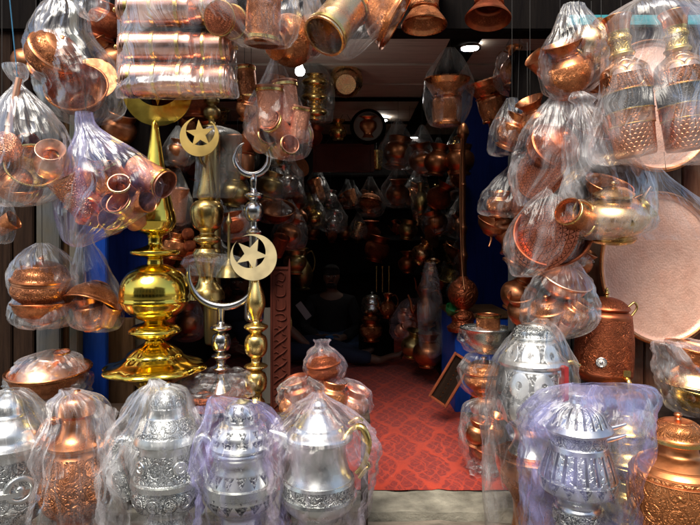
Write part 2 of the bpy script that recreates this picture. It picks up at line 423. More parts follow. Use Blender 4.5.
def children(o): return [c for c in KIDS.get(o.name, [])]
KIDS = {}
def copy_tree(o, parent=None):
    c = o.copy(); COL.objects.link(c); c.parent = parent
    for ch in list(o.children): copy_tree(ch, c)
    return c

# ------------------------------------------------------------------ vessels, unit height, origin at base
def v_cup(t, m):
    lathe('cup_wall', [(0, 0), (.27, 0, 1), (.29, .03, 1), (.31, .3), (.33, .6), (.38, .97, 1), (.375, 1, 1), (.35, .97, 1), (.30, .55), (.27, .06, 1), (0, .05)], m, t, 40, [(.1, .9)])
def v_tumbler(t, m):
    lathe('cup_wall', [(0, 0), (.3, 0, 1), (.31, .03, 1), (.31, .9), (.333, .96), (.338, 1, 1), (.326, 1, 1), (.30, .9), (.28, .06, 1), (0, .05)], m, t, 40, [(.12, .85)])
    lathe('rim_band', [(.318, .86, 1), (.345, .87, 1), (.345, .93, 1), (.322, .94, 1)], 'brass', t, 40, n=1)
def v_canister(t, m):
    lathe('body', [(0, 0), (.16, 0, 1), (.165, .03, 1), (.16, .1, 1), (.172, .12, 1), (.172, .78, 1), (.178, .8, 1), (.165, .84), (0, .84)], m, t, 40, [(.14, .76)])
    for z in (.12, .44, .74):
        lathe('band', [(.170, z, 1), (.18, z + .01, 1), (.18, z + .05, 1), (.170, z + .06, 1)], 'brass', t, 40, n=1)
    lid = lathe('lid', [(.168, .845, 1), (.17, .86, 1), (.15, .9), (.08, .93), (.03, .94), (0, .945)], m, t, 32)
    lathe('knob', [(.02, .94), (.015, .955), (.03, .975), (.02, .995), (0, 1)], 'brass', lid, 16)
def v_mug(t, m):
    lathe('body', [(0, 0), (.36, 0, 1), (.37, .04, 1), (.36, .08), (.36, .9), (.38, .96), (.38, 1, 1), (.345, 1, 1), (.335, .9), (.33, .08, 1), (0, .06)], m, t, 48, [(.12, .86)])
    lathe('rim_band', [(.362, .87, 1), (.385, .88, 1), (.385, .94, 1), (.365, .95, 1)], 'brass', t, 40, n=1)
    lathe('foot_band', [(.362, .05, 1), (.385, .06, 1), (.385, .12, 1), (.365, .13, 1)], 'brass', t, 40, n=1)
    lathe('base_rosette', [(.33, -.004, 1), (.3, -.016, 1), (.12, -.014, 1), (.1, -.02, 1), (0, -.02)], 'copper_radial', t, 40, [(-1, 1)], n=1, flat_uv=True)
def v_bowl(t, m):
    lathe('bowl_wall', [(0, 0), (.34, 0, 1), (.36, .06, 1), (.42, .1), (.78, .45), (.93, .85), (1.0, .96), (.98, 1, 1), (.9, .93), (.75, .5), (.4, .16), (0, .1)], m, t, 56, [(.2, .8)])
def v_pot(t, m):
    lathe('body', [(0, 0), (.26, 0, 1), (.27, .04, 1), (.25, .07), (.38, .2), (.45, .38), (.42, .56), (.29, .7), (.23, .76), (.23, .82), (.31, .94), (.36, .99), (.35, 1, 1), (.29, .94), (.2, .82), (.2, .74), (.38, .5), (.36, .2), (0, .08)], m, t, 56, [(.14, .62)])
    lathe('neck_ring', [(.225, .74), (.262, .76), (.225, .785)], m, t, 40)
def v_planter(t, m):
    lathe('body', [(0, 0), (.33, 0, 1), (.35, .04, 1), (.33, .09), (.36, .3), (.35, .5), (.33, .6), (.37, .68), (.48, .84), (.54, .94), (.56, .97, 1), (.55, 1, 1), (.5, .95), (.34, .7), (.29, .58), (.31, .3), (.29, .1), (0, .06)], m, t, 56, [(.12, .52), (.68, .86)])
    lathe('ring', [(.33, .56), (.37, .59), (.33, .62)], m, t, 48)
def v_lidded(t, m):
    lathe('bowl', [(0, 0), (.3, 0, 1), (.32, .05, 1), (.24, .1), (.3, .16), (.46, .3), (.5, .42), (.46, .52), (.48, .54, 1), (.47, .57, 1), (0, .57)], m, t, 56, [(.2, .5)])
    lid = lathe('lid', [(.5, .575, 1), (.51, .6, 1), (.46, .64), (.4, .76), (.24, .86), (.1, .89), (.05, .9), (0, .9)], m, t, 56, [(.62, .84)])
    lathe('knob', [(.05, .895), (.035, .92), (.075, .95), (.05, .98), (0, 1)], m, lid, 20)
def v_stackbowl(t, m):
    lathe('bowl', [(0, 0), (.34, 0, 1), (.36, .05, 1), (.3, .12), (.44, .3), (.48, .5), (.44, .68), (.34, .78), (.36, .86, 1), (.40, .98, 1), (.38, 1, 1), (.33, .9), (.31, .78), (0, .2)], m, t, 48, [(.2, .65)])
def v_plate(t, m):   # flat dish standing along z: built lying, disc normal = z
    lathe('dish', [(0, .03), (.2, .03), (.36, .035), (.40, .05, 1), (.49, .075, 1), (.5, .07, 1), (.49, .055, 1), (.41, .025, 1), (.36, 0), (0, 0)], m, t, 72, [(0, 1)], flat_uv=True)
def v_sphere(t, m):
    lathe('body', [(0, 0), (.25, .04), (.45, .25), (.5, .5), (.45, .75), (.25, .96), (0, 1)], m, t, 32, [(0, 1)])
def v_jug(t, m):
    lathe('body', [(0, 0), (.22, 0, 1), (.24, .03, 1), (.16, .07), (.25, .15), (.32, .32), (.28, .5), (.16, .66), (.13, .74), (.15, .86), (.19, .93), (.18, .94, 1), (.12, .86), (.1, .7), (0, .6)], m, t, 48, [(.12, .55)])
    tube('spout', [(-.24, 0, .3), (-.36, 0, .42), (-.38, 0, .6), (-.45, 0, .78)], [.06, .045, .03, .022], m, t)
    tube('handle', [(.14, 0, .84), (.28, 0, .88), (.38, 0, .7), (.36, 0, .5), (.27, 0, .38)], .018, m, t)
    lid = lathe('lid', [(.19, .935, 1), (.18, .95, 1), (.1, .97), (0, .975)], m, t, 32)
    return t
def v_candle(t, m):
    lathe('column', [(0, 0), (.16, 0, 1), (.165, .02, 1), (.12, .04), (.05, .06), (.045, .1), (.09, .12), (.11, .16), (.09, .2), (.035, .23), (.03, .3), (.025, .55), (.04, .57), (.025, .6), (.022, .85), (.035, .88), (.06, .92), (.05, .93, 1), (.02, .94), (.02, 1, 1), (0, 1)], m, t, 32, [(.1, .22)])
def v_kettle(t, m):
    lathe('body', [(0, 0), (.4, 0, 1), (.42, .04, 1), (.36, .08), (.52, .22), (.6, .42), (.5, .62), (.3, .72), (.3, .76, 1), (0, .76)], m, t, 56, [(.15, .6)])
    lid = lathe('lid', [(.33, .765, 1), (.33, .79, 1), (.2, .87), (.06, .9), (0, .9)], m, t, 40)
    lathe('knob', [(.04, .895), (.03, .92), (.07, .95), (.05, .99), (0, 1)], m, lid, 20)
    tube('spout', [(.45, 0, .3), (.62, 0, .4), (.68, 0, .6), (.82, 0, .8)], [.11, .08, .05, .04], m, t)
    tube('handle', [(-.42, 0, .62), (-.72, 0, .74), (-.8, 0, .5), (-.68, 0, .28), (-.5, 0, .2)], .03, m, t)
def v_ladle(t, m):
    pass
KIND = {'cup': (v_cup, 'cup'), 'tumbler': (v_tumbler, 'cup'), 'canister': (v_canister, 'canister'), 'mug': (v_mug, 'mug'), 'bowl': (v_bowl, 'bowl'),
        'pot': (v_pot, 'pot'), 'planter': (v_planter, 'pot'), 'lidded_bowl': (v_lidded, 'lidded bowl'), 'round_pot': (v_stackbowl, 'pot'),
        'plate': (v_plate, 'plate'), 'ball': (v_sphere, 'ornament'), 'jug': (v_jug, 'jug'), 'candlestick': (v_candle, 'candlestick'), 'kettle': (v_kettle, 'kettle')}
PROTO = {}
def place(kind, u, v, Y, h, label, mat='copper', rot=(0, 0, 0), group=None, base=False, sx=1, cat=None, dim=False):
    """h = height in photo pixels; (u,v) = centre (or base)"""
    key = (kind, mat)
    if key in PROTO: t = copy_tree(PROTO[key])
    else:
        t = empty(kind); KIND[kind][0](t, mat); PROTO[key] = t
    hm = S(h, Y); E = Euler([R(a) for a in rot])
    t.rotation_euler = E; t.scale = (hm * sx, hm * sx, hm)
    p = W(u, v, Y)
    if not base:
        p = p - E.to_matrix() @ Vector((0, 0, hm / 2))
    t.location = p
    for k in ('label', 'category', 'group'):
        if k in t: del t[k]
    return tag(t, label, cat or KIND[kind][1], group)

# ------------------------------------------------------------------ bags
def bag(rings, Y, label, mat='film', pleat=.10, crump=1.0, seed=0, depth=.62, nu=120, nv=84, string=None, group=None, nm='plastic_bag', cat='bag', fine=True, smat='cord'):
    """rings: (v, ucentre, halfwidth[, depth ratio[, pleat mult]]) in photo pixels, top to bottom"""
    Q = []
    for r in rings:
        d = r[3] if len(r) > 3 and r[3] is not None else depth
        pl = r[4] if len(r) > 4 else 1.0
        Q.append((float(r[0]), float(r[1]), float(r[2]), d, pl))
    n = max(2, nv // (len(Q) - 1)); Q2 = crom(Q, n)
    wmax = max(q[2] for q in Q); verts = []; rows = []
    v0 = Q[0][0]; v1 = Q[-1][0]
    org = W(Q[-1][1], Q[-1][0], Y)
    rnd = random.Random(seed * 77 + 5)
    ph = [rnd.uniform(0, 6.28) for _ in range(6)]
    kk = [rnd.randint(5, 8), rnd.randint(10, 14), rnd.randint(17, 23)]
    for j, (v, uc, hw, d, pl) in enumerate(Q2):
        hw = max(hw, .4); t = (v - v0) / max(1, (v1 - v0)); row = []
        neck = max(0, 1 - hw / wmax)          # more pleats where gathered
        for i in range(nu):
            th = 2 * PI * i / nu
            cs, sn = math.cos(th), math.sin(th)
            nz = Vector((cs * 1.6 + seed * 3.1, sn * 1.6, t * 3.0))
            wv = noise.noise(nz) * .8
            p = 0
            for a, k in enumerate(kk):
                s = math.sin(k * th + ph[a] + wv * 3.5 + (2 * t + a) * wv)
                p += (1 - abs(s)) * (.5, .32, .2)[a]
            p = (p - .45) * pleat * pl * (.45 + 1.6 * neck)
            f = noise.noise(Vector((cs * 3 + seed, sn * 3 + 7, t * 5))) * .10 * crump
            c = noise.voronoi(Vector((cs * 3.2 + seed * 2, sn * 3.2, t * wmax * .12 + 3)))[0]
            f += (c[1] - c[0]) * -.11 * crump + .035
            if fine:
                c = noise.voronoi(Vector((cs * 6.5 + seed * 2, sn * 6.5, t * wmax * .22 + 3 + cs * 2)))[0]; f -= (c[1] - c[0]) * .05 * crump - .015
            rr = hw * (1 + p + f * (1 - .6 * neck))
            x = uc + rr * cs; zz = v + noise.noise(Vector((cs * 2, sn * 2 + seed, t * 3))) * 2.5 * crump * (1 - neck)
            P = W(x, zz, Y); P.y += S(rr * sn * d, Y)
            row.append(len(verts)); verts.append(P - org)
        rows.append(row)
    faces = []; uvs = []
    for j in range(len(rows) - 1):
        for i in range(nu):
            k = (i + 1) % nu
            faces.append([rows[j][i], rows[j][k], rows[j + 1][k], rows[j + 1][i]])
            a, b = i / nu, (i + 1) / nu; c, d = j / (len(rows) - 1), (j + 1) / (len(rows) - 1)
            uvs.append([(a, c), (b, c), (b, d), (a, d)])
    o = mesh_obj(nm, verts, faces, mat, None, uvs, None, sharp=0); o.location = org
    if string:
        su, sv, eu, ev = string
        a = W(su, sv, Y) - org; b = W(eu, ev, Y) - org
        tube('string', [a, b], .0013 if smat == 'cord' else .0022, smat, o, 6)
    return tag(o, label, cat, group)

def flap(parent, pts, mat, Y, seed=0, n=14):
    """loose corner of film: crumpled triangle, photo pixel corners (u, v, depth offset px)"""
    P = [W(u, v, Y) + Vector((0, S(dy, Y), 0)) - parent.location for u, v, dy in pts]
    verts = []; idx = {}; faces = []; uvs = []
    for i in range(n + 1):
        for j in range(n + 1 - i):
            a, b_ = i / n, j / n; c = 1 - a - b_
            p = P[0] * c + P[1] * a + P[2] * b_
            e = 1 - max(0, 1 - 6 * min(a, b_, c))
            p = p + Vector((0, 1, 0)) * (noise.noise(p * 22 + Vector((seed, 0, 0))) * .022 + noise.noise(p * 55) * .008) * 1.3
            p = p + Vector((noise.noise(p * 30), 0, noise.noise(p * 30 + Vector((5, 5, 5))))) * .006
            idx[i, j] = len(verts); verts.append(p)
    for i in range(n):
        for j in range(n - i):
            faces.append((idx[i, j], idx[i + 1, j], idx[i, j + 1])); uvs.append([(i / n * .3, j / n), ((i + 1) / n * .3, j / n), (i / n * .3, (j + 1) / n)])
            if i + j < n - 1: faces.append((idx[i + 1, j], idx[i + 1, j + 1], idx[i, j + 1])); uvs.append([((i + 1) / n * .3, j / n), ((i + 1) / n * .3, (j + 1) / n), (i / n * .3, (j + 1) / n)])
    return mesh_obj('loose_corner', verts, faces, mat, parent, uvs, None, sharp=0)
def cord_up(o, L=.3):
    bpy.context.view_layer.update()
    im = o.matrix_world.inverted(); a = Vector((0, 0, .92)); w_ = o.matrix_world @ a
    b_ = im @ (w_ + Vector((0, 0, min(L, 2.27 - w_.z))))
    s = o.scale.x
    tube('cord', [a, b_], .0014 / s, 'cord', o, 5)


# ================================================================== THE SETTING
def quad(name, x0, x1, y0, y1, z, mat, nx=1, ny=1):
    o = mesh_obj(name, [(x0, y0, z), (x1, y0, z), (x1, y1, z), (x0, y1, z)], [(0, 1, 2, 3)], mat, smooth=False); return o
tag(quad('street', -60, 60, -60, 60, -.62, 'street'), kind='structure')
tag(box('shop_floor', -1.35, 1.2, 2.5, 6.6, -.1, -.012, 'wood_darkx', bev=0), kind='structure')
# carpet with a slightly wavy front edge
cv = []; cf = []
NX, NY = 60, 60
for j in range(NY + 1):
    for i in range(NX + 1):
        x = -1.3 + 2.03 * i / NX; y = 2.49 + 4.0 * (j / NY)
        if j == 0: y += .002 * math.sin(x * 23) + .002 * math.sin(x * 51) + (.010 if abs(x - .40) < .025 or abs(x + .04) < .025 else 0)
        z = .004 + .0035 * noise.noise(Vector((x * 6, y * 6, 0))) + (0 if j else -.006)
        cv.append((x, y, z))
for j in range(NY):
    for i in range(NX):
        a = j * (NX + 1) + i; cf.append((a, a + 1, a + NX + 2, a + NX + 1))
carpet = mesh_obj('carpet', cv, cf, 'carpet', sharp=0)
tag(carpet, 'red patterned carpet covering the shop floor behind the stone threshold', 'carpet')

def rough_slab(name, x0, x1, y0, y1, z0, z1, mat, seed=0, amp=.012):
    bm = bmesh.new(); bmesh.ops.create_cube(bm, size=1)
    bmesh.ops.subdivide_edges(bm, edges=bm.edges[:], cuts=1)
    for v in bm.verts: v.co = Vector(((x0 + x1) / 2 + v.co.x * (x1 - x0), (y0 + y1) / 2 + v.co.y * (y1 - y0), (z0 + z1) / 2 + v.co.z * (z1 - z0)))
    for _ in range(5):
        es = [e for e in bm.edges if e.calc_length() > .04]
        if not es: break
        bmesh.ops.subdivide_edges(bm, edges=es, cuts=1)
    bmesh.ops.triangulate(bm, faces=[f for f in bm.faces if len(f.verts) > 4])
    for v in bm.verts:
        q = v.co * 7 + Vector((seed, 0, 0))
        v.co += Vector((0, noise.noise(q), noise.noise(q + Vector((9, 9, 9))))) * amp
    me = bpy.data.meshes.new(name); bm.to_mesh(me); bm.free(); me.polygons.foreach_set('use_smooth', [True] * len(me.polygons))
    me.set_sharp_from_angle(angle=R(50)); me.materials.append(M[mat])
    o = bpy.data.objects.new(name, me); COL.objects.link(o); return o
tag(rough_slab('threshold', -1.6, 1.6, 2.30, 2.51, -.1, -.008, 'stone', 1, .012), 'worn pale stone threshold along the front edge of the red carpet', 'threshold')
tag(rough_slab('timber_sill', -1.9, 1.9, 2.22, 2.295, -.19, -.04, 'wood_old', 3, .014), 'cracked old timber beam under the stone threshold', 'beam')
tag(rough_slab('timber_step', -1.9, 1.9, 2.08, 2.215, -.42, -.10, 'wood_old', 5, .018), 'dark weathered timber base below the stone threshold', 'beam')
tag(box('plinth', -1.9, 1.9, 2.30, 2.5, -.62, -.11, 'wood_darkx'), 'dark base wall under the shop floor', 'wall')

# display benches in front of the shop
def bench(x0, x1, label):
    b = empty('display_bench', ((x0 + x1) / 2, 2.0, -.62)); tag(b, label, 'bench')
    cx = (x0 + x1) / 2; w = (x1 - x0) / 2
    o = box('bench_top', -w, w, -.28, .075, .615, .65, 'wood_darkx', b, origin=(0, 0, 0))
    for sx in (-w + .05, w - .05):
        for y in (-.22, .04): box('leg', sx - .025, sx + .025, y - .025, y + .025, 0, .615, 'wood_darkx', b, origin=(0, 0, 0))
bench(-1.75, .10, 'dark wooden bench carrying the row of wrapped silver jugs')
bench(.52, 1.75, 'dark wooden bench carrying the blue wrapped silver pot and copper pot')

# interior shell
def wall(name, label, *a, **k): return tag(box(name, *a, **k), label, 'wall')
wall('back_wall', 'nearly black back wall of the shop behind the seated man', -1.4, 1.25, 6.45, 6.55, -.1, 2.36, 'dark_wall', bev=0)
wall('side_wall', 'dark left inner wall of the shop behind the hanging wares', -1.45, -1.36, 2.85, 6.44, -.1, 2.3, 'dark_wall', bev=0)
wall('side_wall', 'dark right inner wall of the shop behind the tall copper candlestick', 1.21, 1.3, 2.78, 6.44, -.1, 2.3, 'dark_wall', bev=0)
ce = empty('ceiling', (0, 4.4, 2.3)); tag(ce, kind='structure')
yy = 2.6
ceil_y = [2.62, 3.22, 3.86, 4.35, 4.75, 5.2, 5.75, 6.44]
for a, b in zip(ceil_y[:-1], ceil_y[1:]):
    for xa, xb in ((-1.36, .60), (.78, 1.2)):
        box('ceiling_panel', xa, xb, a - 4.4 + .018, b - 4.4 - .018, .0, .02, 'panel', ce, origin=(0, 0, 0))
box('ceiling_joist', .602, .778, -1.78, 2.04, -.02, .02, 'wood_black', ce, origin=(0, 0, 0))
for y in (.4, 1.35): box('ceiling_joist', -1.36, .60, y - .05, y + .05, -.012, -.001, 'wood_black', ce, origin=(0, 0, 0))
box('ceiling_deck', -1.4, 1.25, -1.85, 2.1, .022, .06, 'wood_black', ce, bev=0, origin=(0, 0, 0))

def lamp(u, v, label):
    Y = (2.3 - EYE) * K / (240 - v); p = W(u, v, Y); p.z = 2.266
    t = empty('ceiling_lamp', p); tag(t, label, 'lamp', 'round lamps let into the ceiling')
    lathe('lamp_ring', [(.053, .0, 1), (.066, -.004, 1), (.068, .012, 1), (.053, .012, 1)], 'steel_old', t, 32, n=1)
    lathe('lamp_disc', [(0, -.001), (.052, -.001, 1), (.052, .008, 1), (0, .008)], 'lamp', t, 32, n=1)
lamp(470, 43, 'round lit ceiling lamp nearest the front, beside the dark joist')
lamp(382, 117, 'small lit ceiling lamp deep in the shop beside the round framed plate')
lamp(413, 135, 'farthest small lit ceiling lamp above the hanging bags')
# hanging bulb
p = W(300, 71, 3.3); t = empty('light_bulb', p); tag(t, 'bright white round bulb hanging under the wrapped copper mugs', 'bulb')
lathe('bulb_glass', [(0, -.028), (.018, -.024), (.027, -.010), (.027, .006), (.018, .022), (.013, .04), (.013, .045)], 'lamp_soft', t, 24)
lathe('bulb_socket', [(.014, .04, 1), (.016, .045, 1), (.016, .08, 1), (0, .085)], 'wood_black', t, 20)
tube('cord', [(0, 0, .083), (0, 0, 1.9 - p.z + .39)], .003, 'cord', t, 6)

# facade: lintel, boards and posts
def board(u0, u1, v0, v1, Y, mat, label, name='board', cat='board', th=.03, **k):
    a = W(u0, v1, Y); b = W(u1, v0, Y)
    return tag(box(name, a.x, b.x, Y, Y + th, a.z, b.z, mat, **k), label, cat)
tag(box('lintel', -2.6, 2.6, 2.50, 2.62, 2.03, 2.17, 'wood_black', bev=.006), 'dark wooden lintel above the shop opening', 'beam')
tag(box('upper_board', -2.6, 2.6, 2.54, 2.6, 2.175, 2.42, 'wood_red'), 'reddish board above the dark lintel', 'board')
tag(box('teal_trim', .96, 1.6, 2.470, 2.498, 2.04, 2.085, 'paint_teal', bev=.002), 'chipped teal painted trim strip above the two tall vases', 'trim')
up = empty('upper_facade', (0, 2.6, 2.42)); tag(up, 'plastered upper storey of the shop house above the lintel', 'facade')
box('wall', -3.2, 3.2, 0, .3, .004, 2.6, 'plaster2', up, bev=0, origin=(0, 0, 0))
box('eave', -3.3, 3.3, -.45, .35, 2.61, 2.7, 'roof', up, origin=(0, 0, 0))
# hanging rail that carries the front bags, out of the frame at the top
t = empty('hanging_rail', (0, 2.1, 2.26)); tag(t, 'wooden rail in front of the lintel that the front bags hang from', 'rail')
tube('bar', [(-1.9, 0, 0), (1.9, 0, 0)], .018, 'wood_darkx', t, 10)
for x in (-1.85, 0, 1.85): tube('bracket', [(x, 0, 0), (x, .43, .03)], .012, 'wood_darkx', t, 8)

# left jamb
xL = [(-90, -30, 'wood_dark', 'dark brown plank at the far left edge'), (-29, 12, 'wood_dark', 'dark brown plank left of the hanging ladle bag'),
      (13, 34, 'wood_dark', 'dark brown plank beside the grey painted strip')]
for a, b, m, l in xL: board(a, b - .6, -60, 560, 2.52, m, l, 'plank', 'plank')
board(36, 60, -60, 560, 2.50, 'paint_grey2', 'grey painted strip of the left doorpost', 'door_post', 'post')
board(61.5, 68, -60, 560, 2.53, 'wood_brown', 'narrow brown strip between the grey and greenish doorposts', 'strip', 'strip')
board(69, 78, -60, 560, 2.49, 'paint_green', 'peeling pale greenish narrow doorpost on the left', 'door_post', 'post', th=.05)
board(79, 106, 205, 560, 2.55, 'paint_blue', 'bright blue painted panel behind the wrapped copper bowls on the left', 'panel', 'panel')
board(107, 150, 206, 335, 2.75, 'paint_navy_and_shade', 'blue panel behind the large golden finial, its shade painted as dark blue', 'panel', 'panel')  # same blue panel farther in, its shade put into the darker colour
board(107, 134, 318, 560, 2.6, 'wood_brown', 'brown wooden board at the foot of the large golden finial', 'board', 'board', th=.02)
board(135, 152, 318, 560, 2.66, 'cream', 'cream board strip behind the golden finial foot', 'board', 'board', th=.02)
board(79, 150, -60, 204, 2.60, 'wood_black', 'black board standing in for the dark above the blue panel', 'board')  # added black board: darkness above the blue built as a surface
board(262, 272, 308, 470, 2.95, 'cream', 'pale board edge behind the carved red panel', 'board', 'board', th=.02)
board(92, 118, 2, 34, 2.57, 'wood_brown', 'brown wooden block at the top beside the stacked copper canisters', 'block', 'block')
# right side
board(515, 571, 152, 560, 2.62, 'paint_grey', 'pale grey painted doorpost on the right', 'door_post', 'post', th=.12)
board(515, 571, 50, 151, 2.63, 'wood_black', 'black board standing in for the dark above the right doorpost behind the hanging bags', 'board', 'board', th=.10)  # black board put in for the darkness above the grey post
board(572.5, 586, 40, 560, 2.66, 'paint_grey', 'narrow grey strip beside the right doorpost', 'strip', 'strip')
us = [589, 645, 683, 735, 800]
nm = ['leftmost', 'second', 'third', 'rightmost visible']
for i in range(4):
    board(us[i], us[i + 1] - 1.2, -60, 560, 2.62 + .004 * i, 'wood_red', f'{nm[i]} weathered reddish plank behind the large copper trays', 'plank', 'plank')
board(580, 815, -60, 560, 2.67, 'wood_black', 'black backing behind the red planks', 'wall', 'wall')
board(-100, 77, -60, 560, 2.60, 'wood_black', 'black backing behind the left planks', 'wall', 'wall')
# blue cabinet and partition
t = empty('blue_cabinet', ((.67 + 1.03) / 2, 3.8, 0)); tag(t, 'blue painted cabinet carrying the tall copper candlestick', 'cabinet')
box('cabinet_body', -.18, .18, -.2, .34, .0, .6, 'paint_blue', t, origin=(0, 0, 0))
box('cabinet_top', -.195, .195, -.215, .35, .602, .63, 'wood_brown', t, origin=(0, 0, 0))
tag(box('partition', .82, 1.2, 4.2, 4.25, 0, 2.27, 'paint_navy_and_shade'), 'dark blue partition behind the tall copper candlestick', 'partition')

# opposite side of the street: what the metal mirrors
def house(x0, x1, h, mat, label, Y0=-6.5):
    t = empty('house', ((x0 + x1) / 2, Y0, -.62)); tag(t, label, 'house', 'houses across the street')
    w = (x1 - x0) / 2
    box('wall', -w, w, -3, 0, 0, h, mat, t, bev=0, origin=(0, 0, 0))
    box('roof', -w - .3, w + .3, -3.3, .5, h + .003, h + .25, 'roof', t, origin=(0, 0, 0))
    n = max(2, int(w * 2 / 1.6))
    for k in range(n):
        x = -w + (k + .5) * 2 * w / n
        wi = box('window', x - .45, x + .45, .003, .05, 3.0, 4.3, 'wood_dark', t, origin=(0, 0, 0)); box('pane', x - .38, x + .38, .053, .06, 3.08, 4.22, 'pane', wi, bev=0, origin=(0, 0, 0))
        sh = box('shopfront', x - .65, x + .65, .003, .05, .1, 2.3, 'wood_black', t, origin=(0, 0, 0))
house(-12, -4.6, 5.2, 'plaster', 'pale plastered house across the street, far left')
house(-4.4, 2.2, 4.4, 'plaster2', 'ochre plastered house straight across the street')
house(2.4, 10, 5.6, 'plaster', 'pale plastered house across the street, far right')

# ================================================================== FRONT PIECES
def piece(name, label, cat, uc, vb, vt, Y, parts, rot=(0, 0, 0), group=None, segs=64):
    """parts: (name, material, [(radius px, v px[, corner])], engraved v-ranges, parent name)"""
    H = float(vb - vt); t = empty(name, W(uc, vb, Y)); s = S(H, Y); t.scale = (s, s, s); t.rotation_euler = [R(a) for a in rot]
    made = {None: t}
    for p in parts:
        nm, mt, pr = p[0], p[1], p[2]; eng = p[3] if len(p) > 3 else (); par = p[4] if len(p) > 4 else None
        rm = p[5] if len(p) > 5 else None
        P = [((q[0] / H, (vb - q[1]) / H) + tuple(q[2:])) for q in pr]
        E = [((vb - b) / H, (vb - a) / H) for a, b in eng]
        made[nm] = lathe(nm, P, mt, made[par], segs, E, rmod=rm)
    tag(t, label, cat, group)
    t['H'] = H
    def L(du, v, dy=0): return (du / H, dy / H, (vb - v) / H)
    del t['H']
    return t, L, H, made

def medal(parent, pos, r, m1, m2, name='medallion', yaw=0):
    o = lathe(name, [(0, .35 * r), (.25 * r, .3 * r), (.35 * r, .12 * r, 1), (.6 * r, .12 * r, 1), (.7 * r, .28 * r), (r, .22 * r), (1.08 * r, 0, 1)], m1, parent, 24, [(0, .2 * r)], n=3)
    o.location = pos; o.rotation_euler = (R(90), 0, R(yaw)); return o

# --- silver jug cut by the left edge
t, L, H, m = piece('silver_jug', 'big tinned silver lidded jug with round side medallions, cut by the left photo edge', 'jug', 9, 548, 388, 2.0, [
    ('body', 'silver_floral', [(0, 548), (26, 548, 1), (28, 544, 1), (22, 535), (20, 526), (21, 520), (31, 514), (36, 500), (35, 488), (34, 484), (34, 480), (32, 476), (30, 462), (30, 452), (32, 446, 1), (0, 445)], [(455, 480), (488, 512), (524, 540)]),
    ('lid', 'silver', [(38, 446, 1), (40, 441, 1), (34, 436), (31, 426), (22, 417), (17, 413), (15, 404), (11, 398), (5, 394), (4, 390), (0, 388)], [(424, 434)])])
lathe('band', [((34.5) / H, (548 - 486) / H, 1), (37 / H, (548 - 485) / H, 1), (37 / H, (548 - 480) / H, 1), (34 / H, (548 - 479) / H, 1)], 'silver', t, 64, n=1)
medal(t, L(24, 480, -22), 9 / H * 1.5, 'silver_floral', 'silver', yaw=40)
tube('handle', [L(30, 455), L(44, 450), L(52, 465), L(50, 488), L(36, 500)], [5 / H, 4 / H, 3 / H, 3 / H, 3 / H], 'silver', t)
# --- copper ewer
t, L, H, m = piece('copper_ewer', 'copper ewer with domed lid in a clear bag, between two silver jugs', 'ewer', 77, 548, 390, 1.98, [
    ('body', 'copper_floral', [(0, 548), (25, 548, 1), (27, 543, 1), (20, 530), (18, 520), (20, 514), (30, 505), (35, 492), (33, 475), (27, 458), (23, 450), (23, 446, 1), (0, 446)], [(453, 511), (520, 544)]),
    ('collar', 'copper', [(23, 447, 1), (27, 445, 1), (27, 442, 1), (19, 436), (15, 428), (14, 420), (15, 416, 1), (0, 415)]),
    ('lid', 'copper', [(16, 416, 1), (18, 413, 1), (17, 406), (14, 398), (7, 394), (4, 392), (3, 390), (0, 390)])])
tube('handle', [L(-16, 420), L(-30, 424), L(-38, 450), L(-38, 480), L(-30, 500)], [4 / H, 5 / H, 6 / H, 5 / H, 4 / H], 'copper_floral', t)
tube('spout', [L(28, 490), L(42, 478), L(44, 455), L(52, 436)], [7 / H, 5 / H, 3.5 / H, 3 / H], 'copper', t)
# --- silver ewer, centre left
t, L, H, m = piece('silver_ewer', 'tinned silver ewer with tall domed lid and side medallions, third in the front row', 'ewer', 168, 548, 383, 1.96, [
    ('body', 'silver_floral', [(0, 548), (27, 548, 1), (29, 543, 1), (22, 533), (21, 527, 1), (24, 523), (20, 515), (21, 508), (31, 502), (35, 492), (34, 484), (33, 480), (33, 474), (31, 468), (28, 455), (27, 446), (28, 441, 1), (0, 440)], [(448, 473), (482, 503), (512, 545)]),
    ('lid', 'silver_floral', [(29, 441, 1), (33, 438, 1), (32, 434), (29, 426), (24, 418), (20, 414, 1), (19, 410), (18, 402), (14, 394), (8, 388), (4, 386), (2.5, 383), (0, 383)], [(415, 431), (389, 405)])])
lathe('band', [(33 / H, (548 - 481) / H, 1), (35.6 / H, (548 - 480) / H, 1), (35.6 / H, (548 - 475) / H, 1), (33 / H, (548 - 474) / H, 1)], 'silver', t, 64, n=1)
for du, v in ((19, 459), (23, 491), (-19, 459), (-23, 491)): medal(t, L(du, v, -23), 6.5 / H, 'silver', 'silver', yaw=38 if du > 0 else -38)
tube('spout', [L(-24, 452), L(-40, 440), L(-52, 444), L(-54, 462), L(-46, 484), L(-40, 500)], [7 / H, 6 / H, 5.5 / H, 6 / H, 7 / H, 5 / H], 'silver_floral', t)
